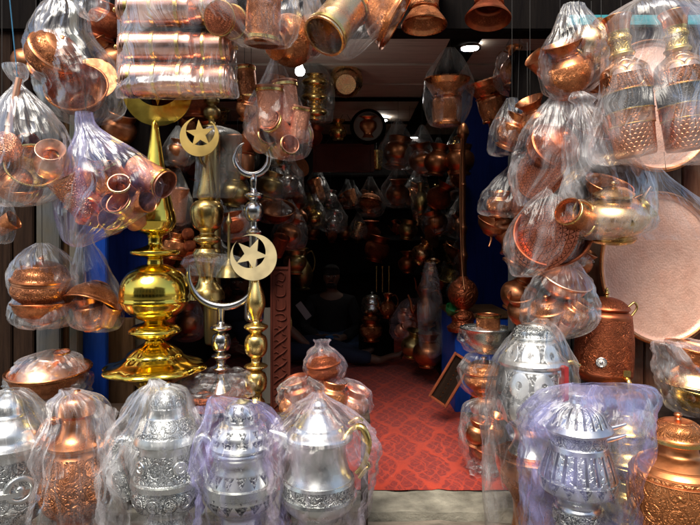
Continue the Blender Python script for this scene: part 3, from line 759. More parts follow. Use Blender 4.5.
# --- silver pot in violet bag
t, L, H, m = piece('silver_pot', 'tinned silver pot with rows of dark engraved triangles in a violet bag', 'pot', 241, 548, 398, 1.94, [
    ('body', 'silver_tri', [(0, 548), (25, 548, 1), (27, 543, 1), (21, 530), (19, 518), (20, 511), (30, 504), (36, 494), (36, 486), (34, 480), (30, 468), (27, 459), (27, 452, 1), (0, 452)], [(466, 480), (486, 503), (520, 541)]),
    ('collar', 'silver', [(27.5, 453, 1), (29, 450), (28, 447, 1), (0, 446)]),
    ('lid', 'silver_tri', [(29, 446, 1), (31, 443, 1), (29, 438), (27, 430), (22, 424), (17, 421, 1), (17, 416), (15, 408), (10, 402), (4, 400), (0, 398)], [(426, 440), (404, 418)])])
lathe('band', [(34 / H, (548 - 487) / H, 1), (37.4 / H, (548 - 486) / H, 1), (36.4 / H, (548 - 479) / H, 1), (33 / H, (548 - 478) / H, 1)], 'silver', t, 64, n=1)
tube('handle', [L(-25, 448), L(-38, 436), L(-44, 445), L(-38, 462), L(-34, 482)], [4 / H, 4 / H, 3.5 / H, 3 / H, 3 / H], 'silver', t)
# --- pitcher with brass handle
t, L, H, m = piece('silver_pitcher', 'wide tinned silver pitcher with curled brass handle in a pinkish bag', 'pitcher', 319, 548, 398, 1.92, [
    ('body', 'silver_floral', [(0, 548), (27, 548, 1), (29, 543, 1), (22, 530), (20, 520), (23, 513), (32, 506), (36, 496), (36, 490), (35, 480), (30, 468), (27, 455), (27, 444), (28, 440, 1), (0, 439)], [(479, 493), (522, 541)]),
    ('lid', 'silver', [(30, 440, 1), (34, 437, 1), (33, 433), (27, 428), (25, 424, 1), (21, 420), (14, 412), (9, 408), (8, 404), (5, 400), (0, 398)], [(424, 430)])])
lathe('band', [(35 / H, (548 - 495) / H, 1), (37.6 / H, (548 - 494) / H, 1), (37 / H, (548 - 491) / H, 1), (35 / H, (548 - 491) / H, 1)], 'silver', t, 64, n=1)
lathe('band', [(33 / H, (548 - 480) / H, 1), (36 / H, (548 - 479) / H, 1), (35 / H, (548 - 476) / H, 1), (33 / H, (548 - 476) / H, 1)], 'silver', t, 64, n=1)
tube('spout', [L(-24, 448), L(-36, 438), L(-50, 432)], [9 / H, 7 / H, 3.5 / H], 'silver', t, flat=.7)
tube('handle', [L(26, 436, -6), L(34, 425, -10), L(43, 423, -14), L(49, 436, -16), L(47, 450, -16), L(42, 462, -14), L(37, 468, -12)], [3.4 / H, 3 / H, 3.5 / H, 3.3 / H, 2.8 / H, 2.4 / H, 2 / H], 'brass', t)
tube('handle_curl', [L(40, 478), L(46, 470), L(50, 466), L(47, 462), L(43, 467)], [2 / H, 2.6 / H, 2.2 / H, 1.8 / H, 1.5 / H], 'brass', t)
tube('handle_thumb', [L(30, 424), L(38, 419), L(44, 421)], [2 / H, 3 / H, 1.6 / H], 'brass', t)
# --- right: fluted silver pot in blue bag
t, L, H, m = piece('fluted_silver_pot', 'fluted silver pot with ribbed lid and dark collar in a blue violet bag', 'pot', 578, 550, 391, 1.92, [
    ('body', 'silver_flute', [(0, 550), (27, 550, 1), (29, 546, 1), (23, 533), (21, 520), (22, 507), (20, 502), (22, 496), (30, 490), (36, 482), (37, 474), (34, 462), (30, 450), (28, 443, 1), (0, 442)], [(447, 472)]),
    ('collar', 'silver_floral', [(28.4, 443, 1), (27, 440), (26, 432), (27, 430, 1), (0, 429)], [(431, 442)]),
    ('lid', 'silver_flute', [(31, 430, 1), (33, 427, 1), (31, 424, 1), (28, 420), (23, 410), (13, 404), (9, 402, 1), (8, 398), (9, 394), (5, 392), (0, 391)], [(404, 422)])])
lathe('triangle_band', [(36.3 / H, (550 - 487) / H, 1), (37.6 / H, (550 - 484) / H), (38.4 / H, (550 - 475) / H, 1), (36.5 / H, (550 - 474) / H, 1)], 'silver_tri', t, 64, [(0, 1)], n=2)
lathe('foot_band', [(22.2 / H, (550 - 520) / H, 1), (24.6 / H, (550 - 519) / H, 1), (24.6 / H, (550 - 508) / H, 1), (22 / H, (550 - 507) / H, 1)], 'silver_floral', t, 64, [(0, 1)], n=1)
for v in (428, 439): tube('side_spout', [L(24, v + 2), L(38, v - 1), L(48, v - 4)], [3.6 / H, 2.6 / H, 1.4 / H], 'silver', t)
# --- right: medallion pot
t, L, H, m = piece('medallion_pot', 'silver pot with round white medallions and a red ribbon standing on a copper basin', 'pot', 533, 455, 322, 2.22, [
    ('body', 'silver_ring', [(0, 455), (22, 455, 1), (24, 451, 1), (20, 444), (18, 436), (20, 428), (30, 418), (36, 404), (36, 386), (33, 372), (30, 364, 1), (0, 363)], [(368, 424)]),
    ('collar', 'silver_ring', [(33, 364, 1), (34, 361, 1), (32, 358, 1), (28, 354), (24, 343), (19, 338, 1), (0, 338)], [(341, 357)]),
    ('lid', 'silver_floral', [(20, 338, 1), (22, 336, 1), (20, 333), (18, 328), (10, 324), (4, 323), (0, 322)], [(325, 335)])])
box('ribbon', 17.5 / H, 21.5 / H, -37.2 / H, -28 / H, (455 - 412) / H, (455 - 359) / H, 'red_band', t, bev=.002, origin=(0, 0, 0))
tube('side_spout', [L(28, 366), L(38, 362), L(46, 366)], [3 / H, 2.6 / H, 3 / H], 'brass', t)
tube('side_spout', [L(-16, 332), L(-22, 345), L(-27, 352)], [2 / H, 2 / H, 1.5 / H], 'brass', t)
piece('copper_basin', 'copper basin on a narrow foot under the silver medallion pot', 'basin', 534, 548, 452, 2.22, [
    ('body', 'copper', [(0, 548), (24, 548, 1), (26, 542, 1), (22, 530), (20, 512), (22, 496), (32, 480), (37, 466), (38, 455), (37, 453, 1), (0, 456)], [(470, 500)])])
# --- right front copper pot
M['copper_red2'] = metal('copper_pot_chased', (.78, .30, .11), .33, (.14, .04, .012), 'floral', (15, 15), 1.0, .6)
t, L, H, m = piece('copper_lidded_pot', 'unwrapped round copper pot with chased belly and domed lid, right front corner', 'pot', 678, 552, 412, 1.88, [
    ('body', 'copper_red2', [(0, 552), (24, 552, 1), (26, 548, 1), (30, 540), (42, 522), (47, 500), (46, 482), (40, 466), (28, 457), (20, 453), (18, 448), (18, 443, 1), (0, 442)], [(470, 536)]),
    ('lid', 'copper_red2', [(23, 442, 1), (25, 440, 1), (25, 436, 1), (23, 433), (21, 426), (15, 421), (5, 419), (0, 419)], [(421, 434)]),
    ('knob', 'copper', [(3, 419), (2, 417), (4, 415), (3, 413), (0, 412)], (), 'lid'),
    ('lid_rim', 'brass', [(24.5, 441, 1), (27, 440, 1), (27, 437, 1), (24.5, 436, 1)], (), 'lid')])
for v in (462, 468, 473):
    r = {462: 35.5, 468: 41.6, 473: 44}[v]
    lathe('rib', [((r - 1) / H, (552 - v - 1) / H), ((r + 1.2) / H, (552 - v) / H), ((r - 1) / H, (552 - v + 1) / H)], 'copper_red2', t, 64, n=3)

# --- wall samovar
t, L, H, m = piece('copper_water_urn', 'chased red copper water urn with brass tap hanging in front of the plank wall', 'urn', 602, 384, 288, 2.35, [
    ('body', 'copper_red', [(0, 384), (14, 383, 1), (22, 380), (27, 374), (28, 368), (27.5, 340), (25, 320), (24, 314), (20, 310, 1), (0, 309)], [(318, 370)]),
    ('lid', 'copper_red', [(21, 310, 1), (23, 308, 1), (21, 305), (15, 300), (6, 297), (0, 297)], [(298, 306)]),
    ('finial', 'brass', [(3, 297), (1.5, 295), (3, 293), (1.5, 291), (1.5, 289), (0, 287)], (), 'lid')], rot=(0, 3, 0))
tube('tap', [L(9, 372, -24), L(9, 372, -34), L(9, 379, -36), L(9, 388, -36)], [2.4 / H, 2.4 / H, 2.2 / H, 1.8 / H], 'brass', t)
box('tap_lever', 5.5 / H, 12.5 / H, -31.5 / H, -29.5 / H, (384 - 369) / H, (384 - 363) / H, 'brass', t, bev=.003, origin=(0, 0, 0))
medal(t, L(-13, 358, -24.5), 5 / H, 'steel_old', 'steel_old', 'round_plug', yaw=-20)
tube('handle', [L(22, 306), L(28, 301), L(31, 306), L(27, 313), L(24, 316)], 1.2 / H, 'brass', t)

# --- tall vases
def vase(u, vb, vt, Y, k, rot, label):
    H0 = 131.0
    f = lambda L_: [((q[0] * k, q[1]) + tuple(q[2:])) for q in L_]
    t, L, H, m = piece('tall_vase', label, 'vase', u, 151, 20, Y, [
        ('lower_body', 'vase', f([(0, 151), (16, 151, 1), (17, 148, 1), (17.4, 135), (18, 122, 1)]), [(122, 148)]),
        ('copper_band', 'copper_tri', f([(18.05, 122, 1), (18.8, 121), (19.3, 109, 1)]), [(110, 121)]),
        ('dark_band', 'vase_dark', f([(19.2, 109, 1), (19.6, 100), (20, 91, 1)]), [(91, 109)]),
        ('upper_band', 'copper_floral', f([(20.2, 91, 1), (20.6, 84), (20.2, 76, 1)]), [(77, 90)]),
        ('shoulder', 'vase_sh', f([(20.3, 76, 1), (18.5, 69), (12, 63), (8, 59, 1)]), [(60, 75)]),
        ('neck', 'brass_floral', f([(9.2, 59, 1), (11, 56), (9, 53), (8.4, 46), (10, 42), (8.6, 38), (9, 34, 1)]), [(36, 52)]),
        ('rim', 'copper', f([(9.2, 34, 1), (9.6, 31), (10.4, 26), (12.5, 21), (12.5, 20, 1), (10, 23), (8, 32)]))], rot=rot, segs=48)
    s = S(vb - vt, Y); t.scale = (s, s, s); t.location = W(u, vb, Y)
    for v in (109, 91, 122):
        r = {109: 19.4, 91: 20.3, 122: 18.3}[v] * k
        lathe('band', [((r - .6) / H, (151 - v - 1) / H), ((r + .8) / H, (151 - v) / H), ((r - .6) / H, (151 - v + 1) / H)], 'brass', t, 48, n=3)
M['vase_sh'] = metal('vase_shoulder', (.92, .55, .36), .25, (.3, .14, .05), 'scale', (9, 14), .6, .6)
vase(636, 156, 16, 2.08, 1.08, (0, -8, 0), 'left one of the two tall copper vases with dark bands at top right')
vase(688, 150, 12, 2.10, 1.12, (0, -6, 0), 'right one of the two tall copper vases with dark bands at top right')

# --- big copper trays
def tray(u, v, rpx, Y, label, rot, mat='copper_pale', k=1):
    t = empty('copper_tray', W(u, v, Y)); s = S(rpx, Y); t.scale = (s * k, s, s); t.rotation_euler = [R(a) for a in rot]
    lathe('tray_dish', [(0, .02), (.6, .02), (.88, .022), (.91, .035), (.94, .06, 1), (.955, .065), (.95, .05, 1), (.9, .008), (0, 0)], mat, t, 96, [(-1, 1)], n=4, flat_uv=True)
    lathe('tray_rim', [(.938, .062, 1), (.97, .075), (.995, .07), (1.0, .055), (.985, .045), (.94, .052)], 'copper', t, 96, n=4)
    return tag(t, label, 'tray')
M['copper_tray'] = metal('copper_tray_sheet', (.97, .58, .42), .45, (.6, .3, .2), 'hammer', (34, 34), .16, .3, wob=.55, var=.3, met=.5, patina=(.85, .46, .32))
tray(659, 268, 77, 2.5, 'huge oval pale copper tray hanging on the plank wall, lower and larger of two', (86, 0, 0), 'copper_tray', .80)
tray(655, 106, 68, 2.5, 'pale copper tray hanging behind the two tall vases', (85, 0, 0), 'copper_tray', .85)

# --- finials
def crescent_poly(Rr, r, off, ang, gap=0, n=48):
    """outer circle and inner circle shifted by off towards ang; a closed outline of the moon shape"""
    # intersection angles
    dd = off
    if dd + r <= Rr:   # closed ring, cut a notch
        dd = Rr - r + .02 * Rr
    ca = (Rr * Rr + dd * dd - r * r) / (2 * Rr * dd); a0 = math.acos(max(-1, min(1, ca)))
    cb = (r * r + dd * dd - Rr * Rr) / (2 * r * dd); b0 = PI - math.acos(max(-1, min(1, cb)))
    P = []
    for i in range(n + 1):
        t = a0 + (2 * PI - 2 * a0) * i / n; P.append((Rr * math.cos(ang + t), Rr * math.sin(ang + t)))
    for i in range(1, n):
        t = -b0 - (2 * PI - 2 * b0) * i / n; P.append((dd * math.cos(ang) + r * math.cos(ang + t), dd * math.sin(ang) + r * math.sin(ang + t)))
    return P
def star_poly(Rr, r, ang):
    return [((Rr if i % 2 == 0 else r) * math.cos(ang + PI * i / 5), (Rr if i % 2 == 0 else r) * math.sin(ang + PI * i / 5)) for i in range(10)]
def moon(t, L, H, u, v, Rr, r, off, ang, star, mat, th=1.6, sang=90, dy=0):
    o = extrude_poly('crescent', [(x / H, z / H) for x, z in crescent_poly(Rr, r, off, R(ang))], th / H, mat, t); o.location = L(u, v, dy)
    if star:
        s = extrude_poly('star', [(x / H, z / H) for x, z in star_poly(star, star * .4, R(sang))], th * .8 / H, mat, t)
        s.location = L(u + math.cos(R(ang)) * off * .5, v - math.sin(R(ang)) * off * .5, dy - .3)
    return o

lob = lambda th, z: 1 + .09 * abs(math.cos(4 * th)) - .04
t, L, H, m = piece('golden_finial', 'huge polished golden finial with ball, discs and crescent on a petal foot', 'finial', 155, 392, 60, 2.28, [
    ('petal_foot', 'gold', [(0, 392), (16, 391, 1), (18, 383), (32, 376), (45, 371), (49, 368), (45, 364), (33, 360), (27, 356, 1), (26, 353), (18, 347), (11, 343), (9, 340)], (), None, lob),
    ('lower_disc', 'gold', [(9, 343), (8.5, 340), (10, 338, 1), (19, 336), (25, 332), (25.5, 331, 1), (25, 329), (20, 325), (11, 322), (9, 319)]),
    ('ball', 'gold', [(9, 321), (17, 318), (27, 311), (33, 302, 1), (34.2, 301, 1), (34.2, 299, 1), (33.6, 298, 1), (33.8, 291), (31.5, 281), (25, 272), (15, 266), (8, 264)]),
    ('upper_disc', 'gold', [(8, 264), (8, 259), (13, 257, 1), (22, 255), (24, 252), (22, 250), (12, 247, 1), (7, 244), (7, 236)]),
    ('cup', 'gold', [(7, 238), (9, 235), (16, 231), (20, 223), (20.5, 221, 1), (20, 217), (19, 211, 1), (17, 211, 1)]),
    ('spire', 'gold', [(18.5, 212), (16, 200), (12, 180), (8, 158), (5, 138), (3, 124), (0, 120)])])
moon(t, L, H, 3, 91, 35, 25.5, 8.6, 90, 19, 'gold', 2, 54)
ring_ = lathe('pedestal', [(10 / H, 0, 1), (13 / H, -30 / H), (20 / H, -64 / H, 1), (0, -64 / H)], 'brass_old', t, 32)

t, L, H, m = piece('star_crescent_finial', 'brass finial with bright star and crescent, its column inside dusty grey plastic', 'finial', 207, 300, 118, 2.62, [
    ('column', 'brass', [(0, 300), (18, 299, 1), (16, 290), (9, 280), (10, 268), (14, 255), (12, 249, 1), (6, 246), (12, 242), (13, 238), (7, 234), (8, 231, 1), (13, 227), (16, 218), (16, 208), (12, 202), (8, 200, 1), (10, 196), (9, 190), (7, 178), (4, 162), (2, 152), (0, 150)])])
moon(t, L, H, -3, 140, 19, 14, 5.6, 80, 14, 'gold_flat', 1.6, 95, -17)
tube('star_stem', [L(-3, 158, -17), L(-2, 164, -12), L(0, 168, 0)], 1.6 / H, 'brass_old', t)
piece('brass_knob_finial', 'old brass knobbed column behind the bright star and crescent', 'finial', 212, 330, 92, 2.85, [
    ('column', 'brass_old', [(0, 330), (8, 330), (8, 130, 1), (10, 127), (4, 124), (4, 120), (8, 116), (8, 110), (4, 106), (7, 103, 1), (7, 99), (3, 96), (3, 60), (0, 60)])])
# silver ring finial
t, L, H, m = piece('silver_crescent_finial', 'small silvery crescent finial with open ring above ball, behind the brass star', 'finial', 254, 320, 150, 2.44, [
    ('column', 'steel_old', [(0, 320), (9, 320), (9, 300), (5, 285), (5, 235, 1), (8, 232), (4, 228), (3.5, 222, 1), (7, 220), (9.5, 214), (9.5, 208), (7, 203), (3.5, 201, 1), (9, 197), (9, 194), (4, 192, 1), (3, 188), (4, 180), (2.5, 174)])])
A = [(17 * math.cos(R(a)), 17 * math.sin(R(a))) for a in range(118, 423, 15)]
tube('crescent', [L(-2 + x, 158 - z) for x, z in A], [.5 / H] + [min(3.4, 1.1 + .4 * min(i, len(A) - 1 - i)) / H for i in range(1, len(A) - 1)] + [.5 / H], 'steel_old', t, n=3, flat=.6)
# big silver crescent
t, L, H, m = piece('big_crescent_finial', 'wide silvery brass half moon finial on a short knobbed stem', 'finial', 221, 392, 240, 2.36, [
    ('stem', 'steel_old', [(0, 392), (14, 391, 1), (8, 384), (5, 378), (5, 372), (9, 368), (5, 364), (5, 360, 1), (9, 357), (9, 355), (4, 352, 1), (8, 349), (9.5, 342), (8, 335), (4, 332, 1), (10, 329), (10, 326), (4, 323), (3, 318), (4, 308)])])
A = [(35 * math.cos(R(a)), 33 * math.sin(R(a))) for a in range(164, 388, 14)]
tube('crescent', [L(2 + x, 274 - z) for x, z in A], [.6 / H] + [(1.5 + 2.4 * math.sin(PI * (i / (len(A) - 1)) ** .8)) / H for i in range(1, len(A) - 1)] + [.6 / H], 'steel_old', t, n=3, flat=.7)
# brass star finial
t, L, H, m = piece('brass_star_finial', 'brass finial with large star inside an open crescent on a many ringed stem', 'finial', 256, 420, 235, 2.30, [
    ('stem', 'brass', [(0, 420), (12, 420), (11, 412), (6, 408), (9, 402), (6, 397), (6, 393, 1), (10, 388), (11, 380), (9, 373), (5, 370, 1), (11, 367), (11, 365), (5, 362), (5, 358, 1), (10, 353), (11.5, 345), (10, 337), (5, 333, 1), (11.5, 328), (11, 325), (4.5, 322), (5, 317), (8.5, 309), (9.5, 302), (8, 294), (5, 284), (3, 278), (0, 276)])])
moon(t, L, H, -1, 257, 23, 16.2, 6.9, 128, 17, 'brass_sheet', 1.8, 66, -8)
# spear finial and glass shade
piece('spear_finial', 'thin brass spear tipped finial with flared foot left of the brass star', 'finial', 229, 278, 212, 2.5, [
    ('body', 'brass_old', [(0, 278), (13, 277, 1), (10, 270), (4, 262), (1.6, 255), (1.4, 225, 1), (3, 222), (1.5, 217), (0, 212)])], segs=24)
bag([(253, 205, 6), (256, 212, 24), (262, 214, 31), (270, 217, 29), (276, 219, 26)], 2.55, 'thin dusty plastic sleeve over the foot of the old brass column', 'film_dark', seed=3, pleat=.04, crump=.5, nm='plastic_sleeve', cat='sleeve')
bag([(126, 215, 6), (134, 220, 20), (150, 219, 22), (175, 218, 22), (192, 215, 21), (198, 213, 19)], 2.6, 'grey dusty plastic bag round the column below the bright star', 'film_grey', seed=4, pleat=.06, crump=.6, depth=.42)

# --- carved board
t = empty('carved_board', W(280, 425, 2.33)); tag(t, 'narrow red carved board with a vertical line of carved script', 'board')
u = S(1, 2.33)
box('panel', -9 * u, 10 * u, 0, 4 * u, 0, 158 * u, 'wood_carve', t, bev=.002, origin=(0, 0, 0))
for a, b in ((-9.6, -7.4), (8.4, 10.6)): box('border', a * u, b * u, -1.2 * u, 2 * u, .5 * u, 158.6 * u, 'wood_carve', t, bev=.001, origin=(0, 0, 0))
for a, b in ((155.5, 158.2), (1, 3.6)): box('border', -7.3 * u, 8.3 * u, -1.2 * u, 2 * u, a * u, b * u, 'wood_carve', t, bev=.001, origin=(0, 0, 0))
rnd = random.Random(4)
def stroke(pts, r=.9): return tube('carved_letter', [(x * u, -.5 * u, z * u) for x, z in pts], [r * u * .5] + [r * u] * (len(pts) - 2) + [r * u * .5], 'wood_carve', t, 6, 4, fdir=(0, 1, 0))
z = 150
glyph = [[(-5, 0), (-1, 2), (4, 1), (6, -3), (2, -5), (-3, -4)], [(-5, -1), (0, 3), (5, 0), (3, -6), (-2, -5), (-4, -9), (3, -10)],
         [(6, 2), (-4, 1), (-5, -3), (1, -4), (5, -7)], [(-4, 2), (-4, -6), (0, -8), (5, -6), (5, 2)], [(0, 3), (0, -3), (-5, -6), (-2, -9), (5, -8)]]
while z > 12:
    g = glyph[rnd.randrange(5)]
    if z > 108: stroke([(x, z + q) for x, q in g]); stroke([(rnd.uniform(-3, 3), z - 10), (rnd.uniform(-2, 4), z - 11.5)], 1.1); z -= 13.5
    else:
        stroke([(-6, z - 7), (-2, z - 3), (3, z), (7, z + 4)], 1.1); stroke([(-6, z), (-3, z + 1), (0, z - 2), (-3, z - 3)], .8); stroke([(6, z - 6), (3, z - 5), (2, z - 2)], .8); z -= 12
for x in (-8.5, 9.5): lathe('corner_tip', [(1.3 * u, 158.5 * u), (1 * u, 161 * u), (.3 * u, 166 * u), (0, 166 * u)], 'wood_carve', t, 8).location.x = x * u

# ================================================================== BAGGED WARES, LEFT
B = bag
# far left ladle bag
place('ball', 5, 147, 2.06, 30, 'round hammered copper ladle head in the far left bag', 'copper_hammer', cat='ladle head')
t = empty('brass_rod', W(19, 78, 2.06)); a = W(7, 136, 2.06) - W(19, 78, 2.06)
tube('rod', [(0, 0, 0), a], .011, 'copper_pale', t, 14); tag(t, 'pale brass rod standing upright in the far left bag', 'rod')
place('bowl', 34, 172, 2.12, 26, 'copper bowl lying on its side at the right of the far left bag', 'brass', (60, 0, 30))
place('pot', 12, 182, 2.12, 40, 'small round pot at the bottom left of the far left bag', 'copper', (30, -40, 0))
place('pot', 52, 162, 2.14, 38, 'small brassy pot leaning at the right edge of the far left bag', 'copper_pale', (50, 30, 0))
place('bowl', 28, 196, 2.12, 16, 'shallow copper dish lowest in the far left bag', 'copper', (20, 0, 0))
place('cup', 30, 150, 2.16, 30, 'copper cup behind the brass rod in the far left bag', 'copper', (70, 0, 20))
B([(64, 14, 11), (70, 16, 12), (78, 18, 9), (84, 18, 5), (95, 19, 15), (112, 22, 30), (140, 24, 43), (165, 24, 46), (188, 20, 44), (202, 15, 32), (207, 14, 8)], 2.1, 'clear bag of copper pots at the far left edge, hung on a blue string', 'film', seed=1, string=(18, 84, 4, -60), smat='string')
place('cup', 3, 226, 2.2, 26, 'bit of an orange copper cup in the cut off bag below the ladle bag', 'copper', (0, 60, 0))
B([(203, 2, 8), (210, 2, 12), (225, 1, 14), (240, 1, 12), (244, 0, 4)], 2.2, 'small clear bag cut by the left edge below the ladle bag', 'film', seed=2, string=(2, 203, 2, -60))
# engraved dome and bowl
place('lidded_bowl', 54, 55, 2.24, 52, 'dark chased copper lidded bowl hanging sideways in the bag at top left', 'copper_floral', (30, 52, 0))
place('bowl', 80, 96, 2.3, 30, 'wide open copper bowl with bright inside in the bag at top left', 'copper', (62, 20, 0))
place('plate', 92, 78, 2.38, 4, 'copper plate edge behind the open bowl at top left', 'copper_dull', (70, 30, 0), sx=12)
B([(2, 62, 16), (15, 62, 26), (35, 60, 32), (60, 70, 40), (85, 80, 42), (108, 86, 38), (120, 86, 26), (126, 84, 8)], 2.28, 'clear bag with dark chased bowl and open copper bowl at top left', 'film_thin', seed=5, string=(62, 3, 60, -70), depth=.7)
B([(-30, 90, 8), (-14, 90, 14), (4, 91, 17), (14, 92, 14), (20, 93, 5)], 2.15, 'crumpled empty end of a clear bag at the top left edge', 'film_white', seed=6, crump=2)
# stacked canisters
for i, (v, n) in enumerate(((10, 'top'), (47, 'middle'), (80, 'bottom'))):
    place('canister', 152 + (0, 1, 3)[i], v, 2.1, 78, f'copper canister with brass bands, left one of the {n} row in the big top bag', 'copper_band', (0, -90, 0), sx=(1.22, 1.1, 1.28)[i])
    place('canister', 207, v + (-1, 1, 1)[i], 2.12, 62, f'copper canister with brass bands, right one of the {n} row in the big top bag', 'copper_band', (0, 90, 0), sx=(1.45, 1.35, 1.5)[i]) 
B([(-70, 178, 12), (-40, 178, 44), (-15, 178, 55), (20, 178, 57), (55, 177, 57), (80, 178, 58), (92, 178, 60, .45), (97, 178, 60, .12), (98.5, 178, 58, .05)], 2.1, 'big clear bag of three rows of copper canisters at the top', 'film_fold', seed=7, pleat=.05, crump=.4, depth=.42, string=(178, -70, 178, -76))
# mugs to the right of the canisters
place('mug', 226, 20, 2.02, 30, 'copper mug lying with its rosette base facing the street, top bag', 'copper_floral', (-78, 0, -18), sx=1.5)
place('mug', 263, 18, 2.04, 52, 'upright copper mug with brass bands in the top bag right of the rosette mug', 'copper_floral', (4, 4, 0), sx=.92)
place('mug', 222, -22, 2.06, 40, 'copper mug highest in the top bag above the rosette mug', 'copper', (30, 60, 0))
place('pot', 293, 40, 2.2, 52, 'dark copper pot tipped on its side at the top beside the mugs', 'copper', (-40, 58, 0), sx=1.1)
B([(-60, 252, 10), (-35, 252, 30), (-8, 250, 46), (14, 250, 48), (32, 258, 40), (43, 264, 28), (47, 266, 24, .3)], 2.04, 'clear bag of copper mugs at the top right of the canisters', 'film', seed=8, crump=.6, string=(252, -60, 252, -76))
B([(-40, 296, 8), (-10, 296, 20), (20, 297, 27), (45, 294, 30), (58, 292, 24), (63, 292, 8)], 2.2, 'thin clear bag round the dark tipped copper pot at the top', 'film_thin', seed=9, string=(296, -40, 296, -70))
# tilted pots top centre
place('mug', 338, 20, 2.1, 58, 'shiny copper pot tipped with its mouth down left in the top centre bag', 'brass_cop', (28, 212, 0), sx=1.0)
place('bowl', 383, 8, 2.16, 36, 'copper bowl behind the shiny tipped pot in the top centre bag', 'copper', (0, 120, 0))
B([(-50, 352, 10), (-25, 352, 36), (0, 354, 48), (18, 352, 46), (38, 344, 32), (52, 341, 20), (60, 345, 5)], 2.12, 'clear bag round the shiny tipped copper pots at top centre', 'film', seed=10, pleat=.08, string=(352, -50, 352, -74))
place('planter', 424, 6, 2.32, 42, 'copper pot hanging upside down from the lintel, left of two', 'copper', (176, 0, 0), sx=.98)
place('planter', 489, 2, 2.32, 38, 'copper pot hanging upside down from the lintel, right of two', 'copper_red', (170, 6, 0), sx=1.08)
place('plate', 430, -20, 2.4, 4, 'brass dish above the left upside down pot', 'brass', (10, 0, 0), sx=12)
# tumblers in the hanging bag
cups = [(270, 108, 38, (5, 0, 0), 'tall upright copper tumbler at the back of the tumbler bag', 1.0), (262, 124, 34, (20, 40, 0), 'copper tumbler leaning right on the left side of the tumbler bag', .95),
        (286, 104, 40, (0, -6, 0), 'tall copper tumbler at the right of the tumbler bag', .9), (280, 130, 30, (50, -50, 0), 'copper tumbler lying across the middle of the tumbler bag', 1),
        (264, 140, 26, (60, 60, 0), 'copper tumbler lying at the left bottom of the tumbler bag', 1), (294, 136, 30, (-30, 70, 0), 'copper tumbler lying at the right of the tumbler bag', .9),
        (285, 148, 24, (80, 0, 30), 'copper tumbler with its base out, lowest in the tumbler bag', 1.05), (300, 122, 28, (10, 12, 0), 'small copper tumbler at the right edge of the tumbler bag', .9)]
for u_, v_, h_, r_, l_, s_ in cups: place('tumbler', u_, v_, 2.24 + .02 * ((u_ * 7) % 5 - 2), h_ * 1.12, l_, 'copper_pink', r_, 'copper tumblers in the hanging bag', sx=s_)
B([(46, 275, 6), (52, 276, 8), (58, 276, 5), (75, 276, 12), (95, 275, 22), (115, 276, 30), (132, 278, 33), (147, 282, 28), (157, 288, 18), (161, 290, 4)], 2.24, 'clear bag of pinkish copper tumblers hanging above the brass star', 'film_thin', seed=11, string=(276, 50, 280, -60), depth=.75)
# violet bag of cups
cv_ = [(78, 196, 40, (25, -25, 0), 'hammered copper cup leaning left in the violet cup bag', 'copper_hammer', 'cup'), (104, 178, 28, (10, 0, 0), 'upright copper cup at the middle of the violet cup bag', 'copper', 'tumbler'),
       (100, 200, 30, (-60, 20, 0), 'copper cup with bright rim in the middle of the violet cup bag', 'copper', 'cup'), (122, 192, 26, (60, 0, 10), 'copper cup showing its mouth at the centre right of the violet cup bag', 'copper_pink', 'tumbler'),
       (128, 212, 30, (55, 20, -30), 'copper cup showing its open mouth, lowest right in the violet cup bag', 'copper_pink', 'tumbler'), (112, 222, 28, (70, 60, 0), 'copper cup lying flat at the bottom of the violet cup bag', 'copper', 'tumbler'),
       (92, 218, 22, (70, -50, 0), 'small copper cup at the bottom left of the violet cup bag', 'copper', 'cup'), (136, 190, 26, (40, 50, 0), 'copper cup at the right of the violet cup bag', 'copper', 'cup'),
       (150, 176, 36, (20, 118, 0), 'long copper cup poking out at the right corner of the violet cup bag', 'copper_pink', 'tumbler'), (90, 178, 24, (10, 30, 0), 'copper cup behind the hammered cup in the violet cup bag', 'copper', 'tumbler')]
cv_ += [(84, 206, 26, (30, -60, 0), 'copper cup at the left edge of the violet cup bag', 'copper_hammer', 'tumbler'), (112, 206, 24, (80, 10, 20), 'chased copper cup with its base out in the violet cup bag', 'copper_floral', 'tumbler'),
        (138, 204, 24, (30, 80, 0), 'chased copper cup below the long cup in the violet cup bag', 'copper_floral', 'cup'), (118, 176, 24, (20, -30, 0), 'chased copper cup, upper middle of the violet cup bag', 'copper_floral', 'tumbler')]
for i, (u_, v_, h_, r_, l_, m_, k_) in enumerate(cv_): place(k_, u_, v_, 2.16 + .025 * (i % 3 - 1), h_ * 1.22, l_, m_, r_)
bg_ = B([(112, 84, 8), (124, 86, 10), (134, 92, 16), (152, 104, 34), (172, 112, 46), (190, 112, 50), (208, 104, 46), (226, 94, 34), (240, 82, 18), (247, 78, 5)], 2.16, 'violet tinted bag full of small copper cups on the left', 'film_vio', seed=12, pleat=.14, string=(86, 116, 86, 100))
flap(bg_, [(148, 170, 0), (166, 184, 0), (146, 200, -6)], 'film_vio', 2.16, 13)
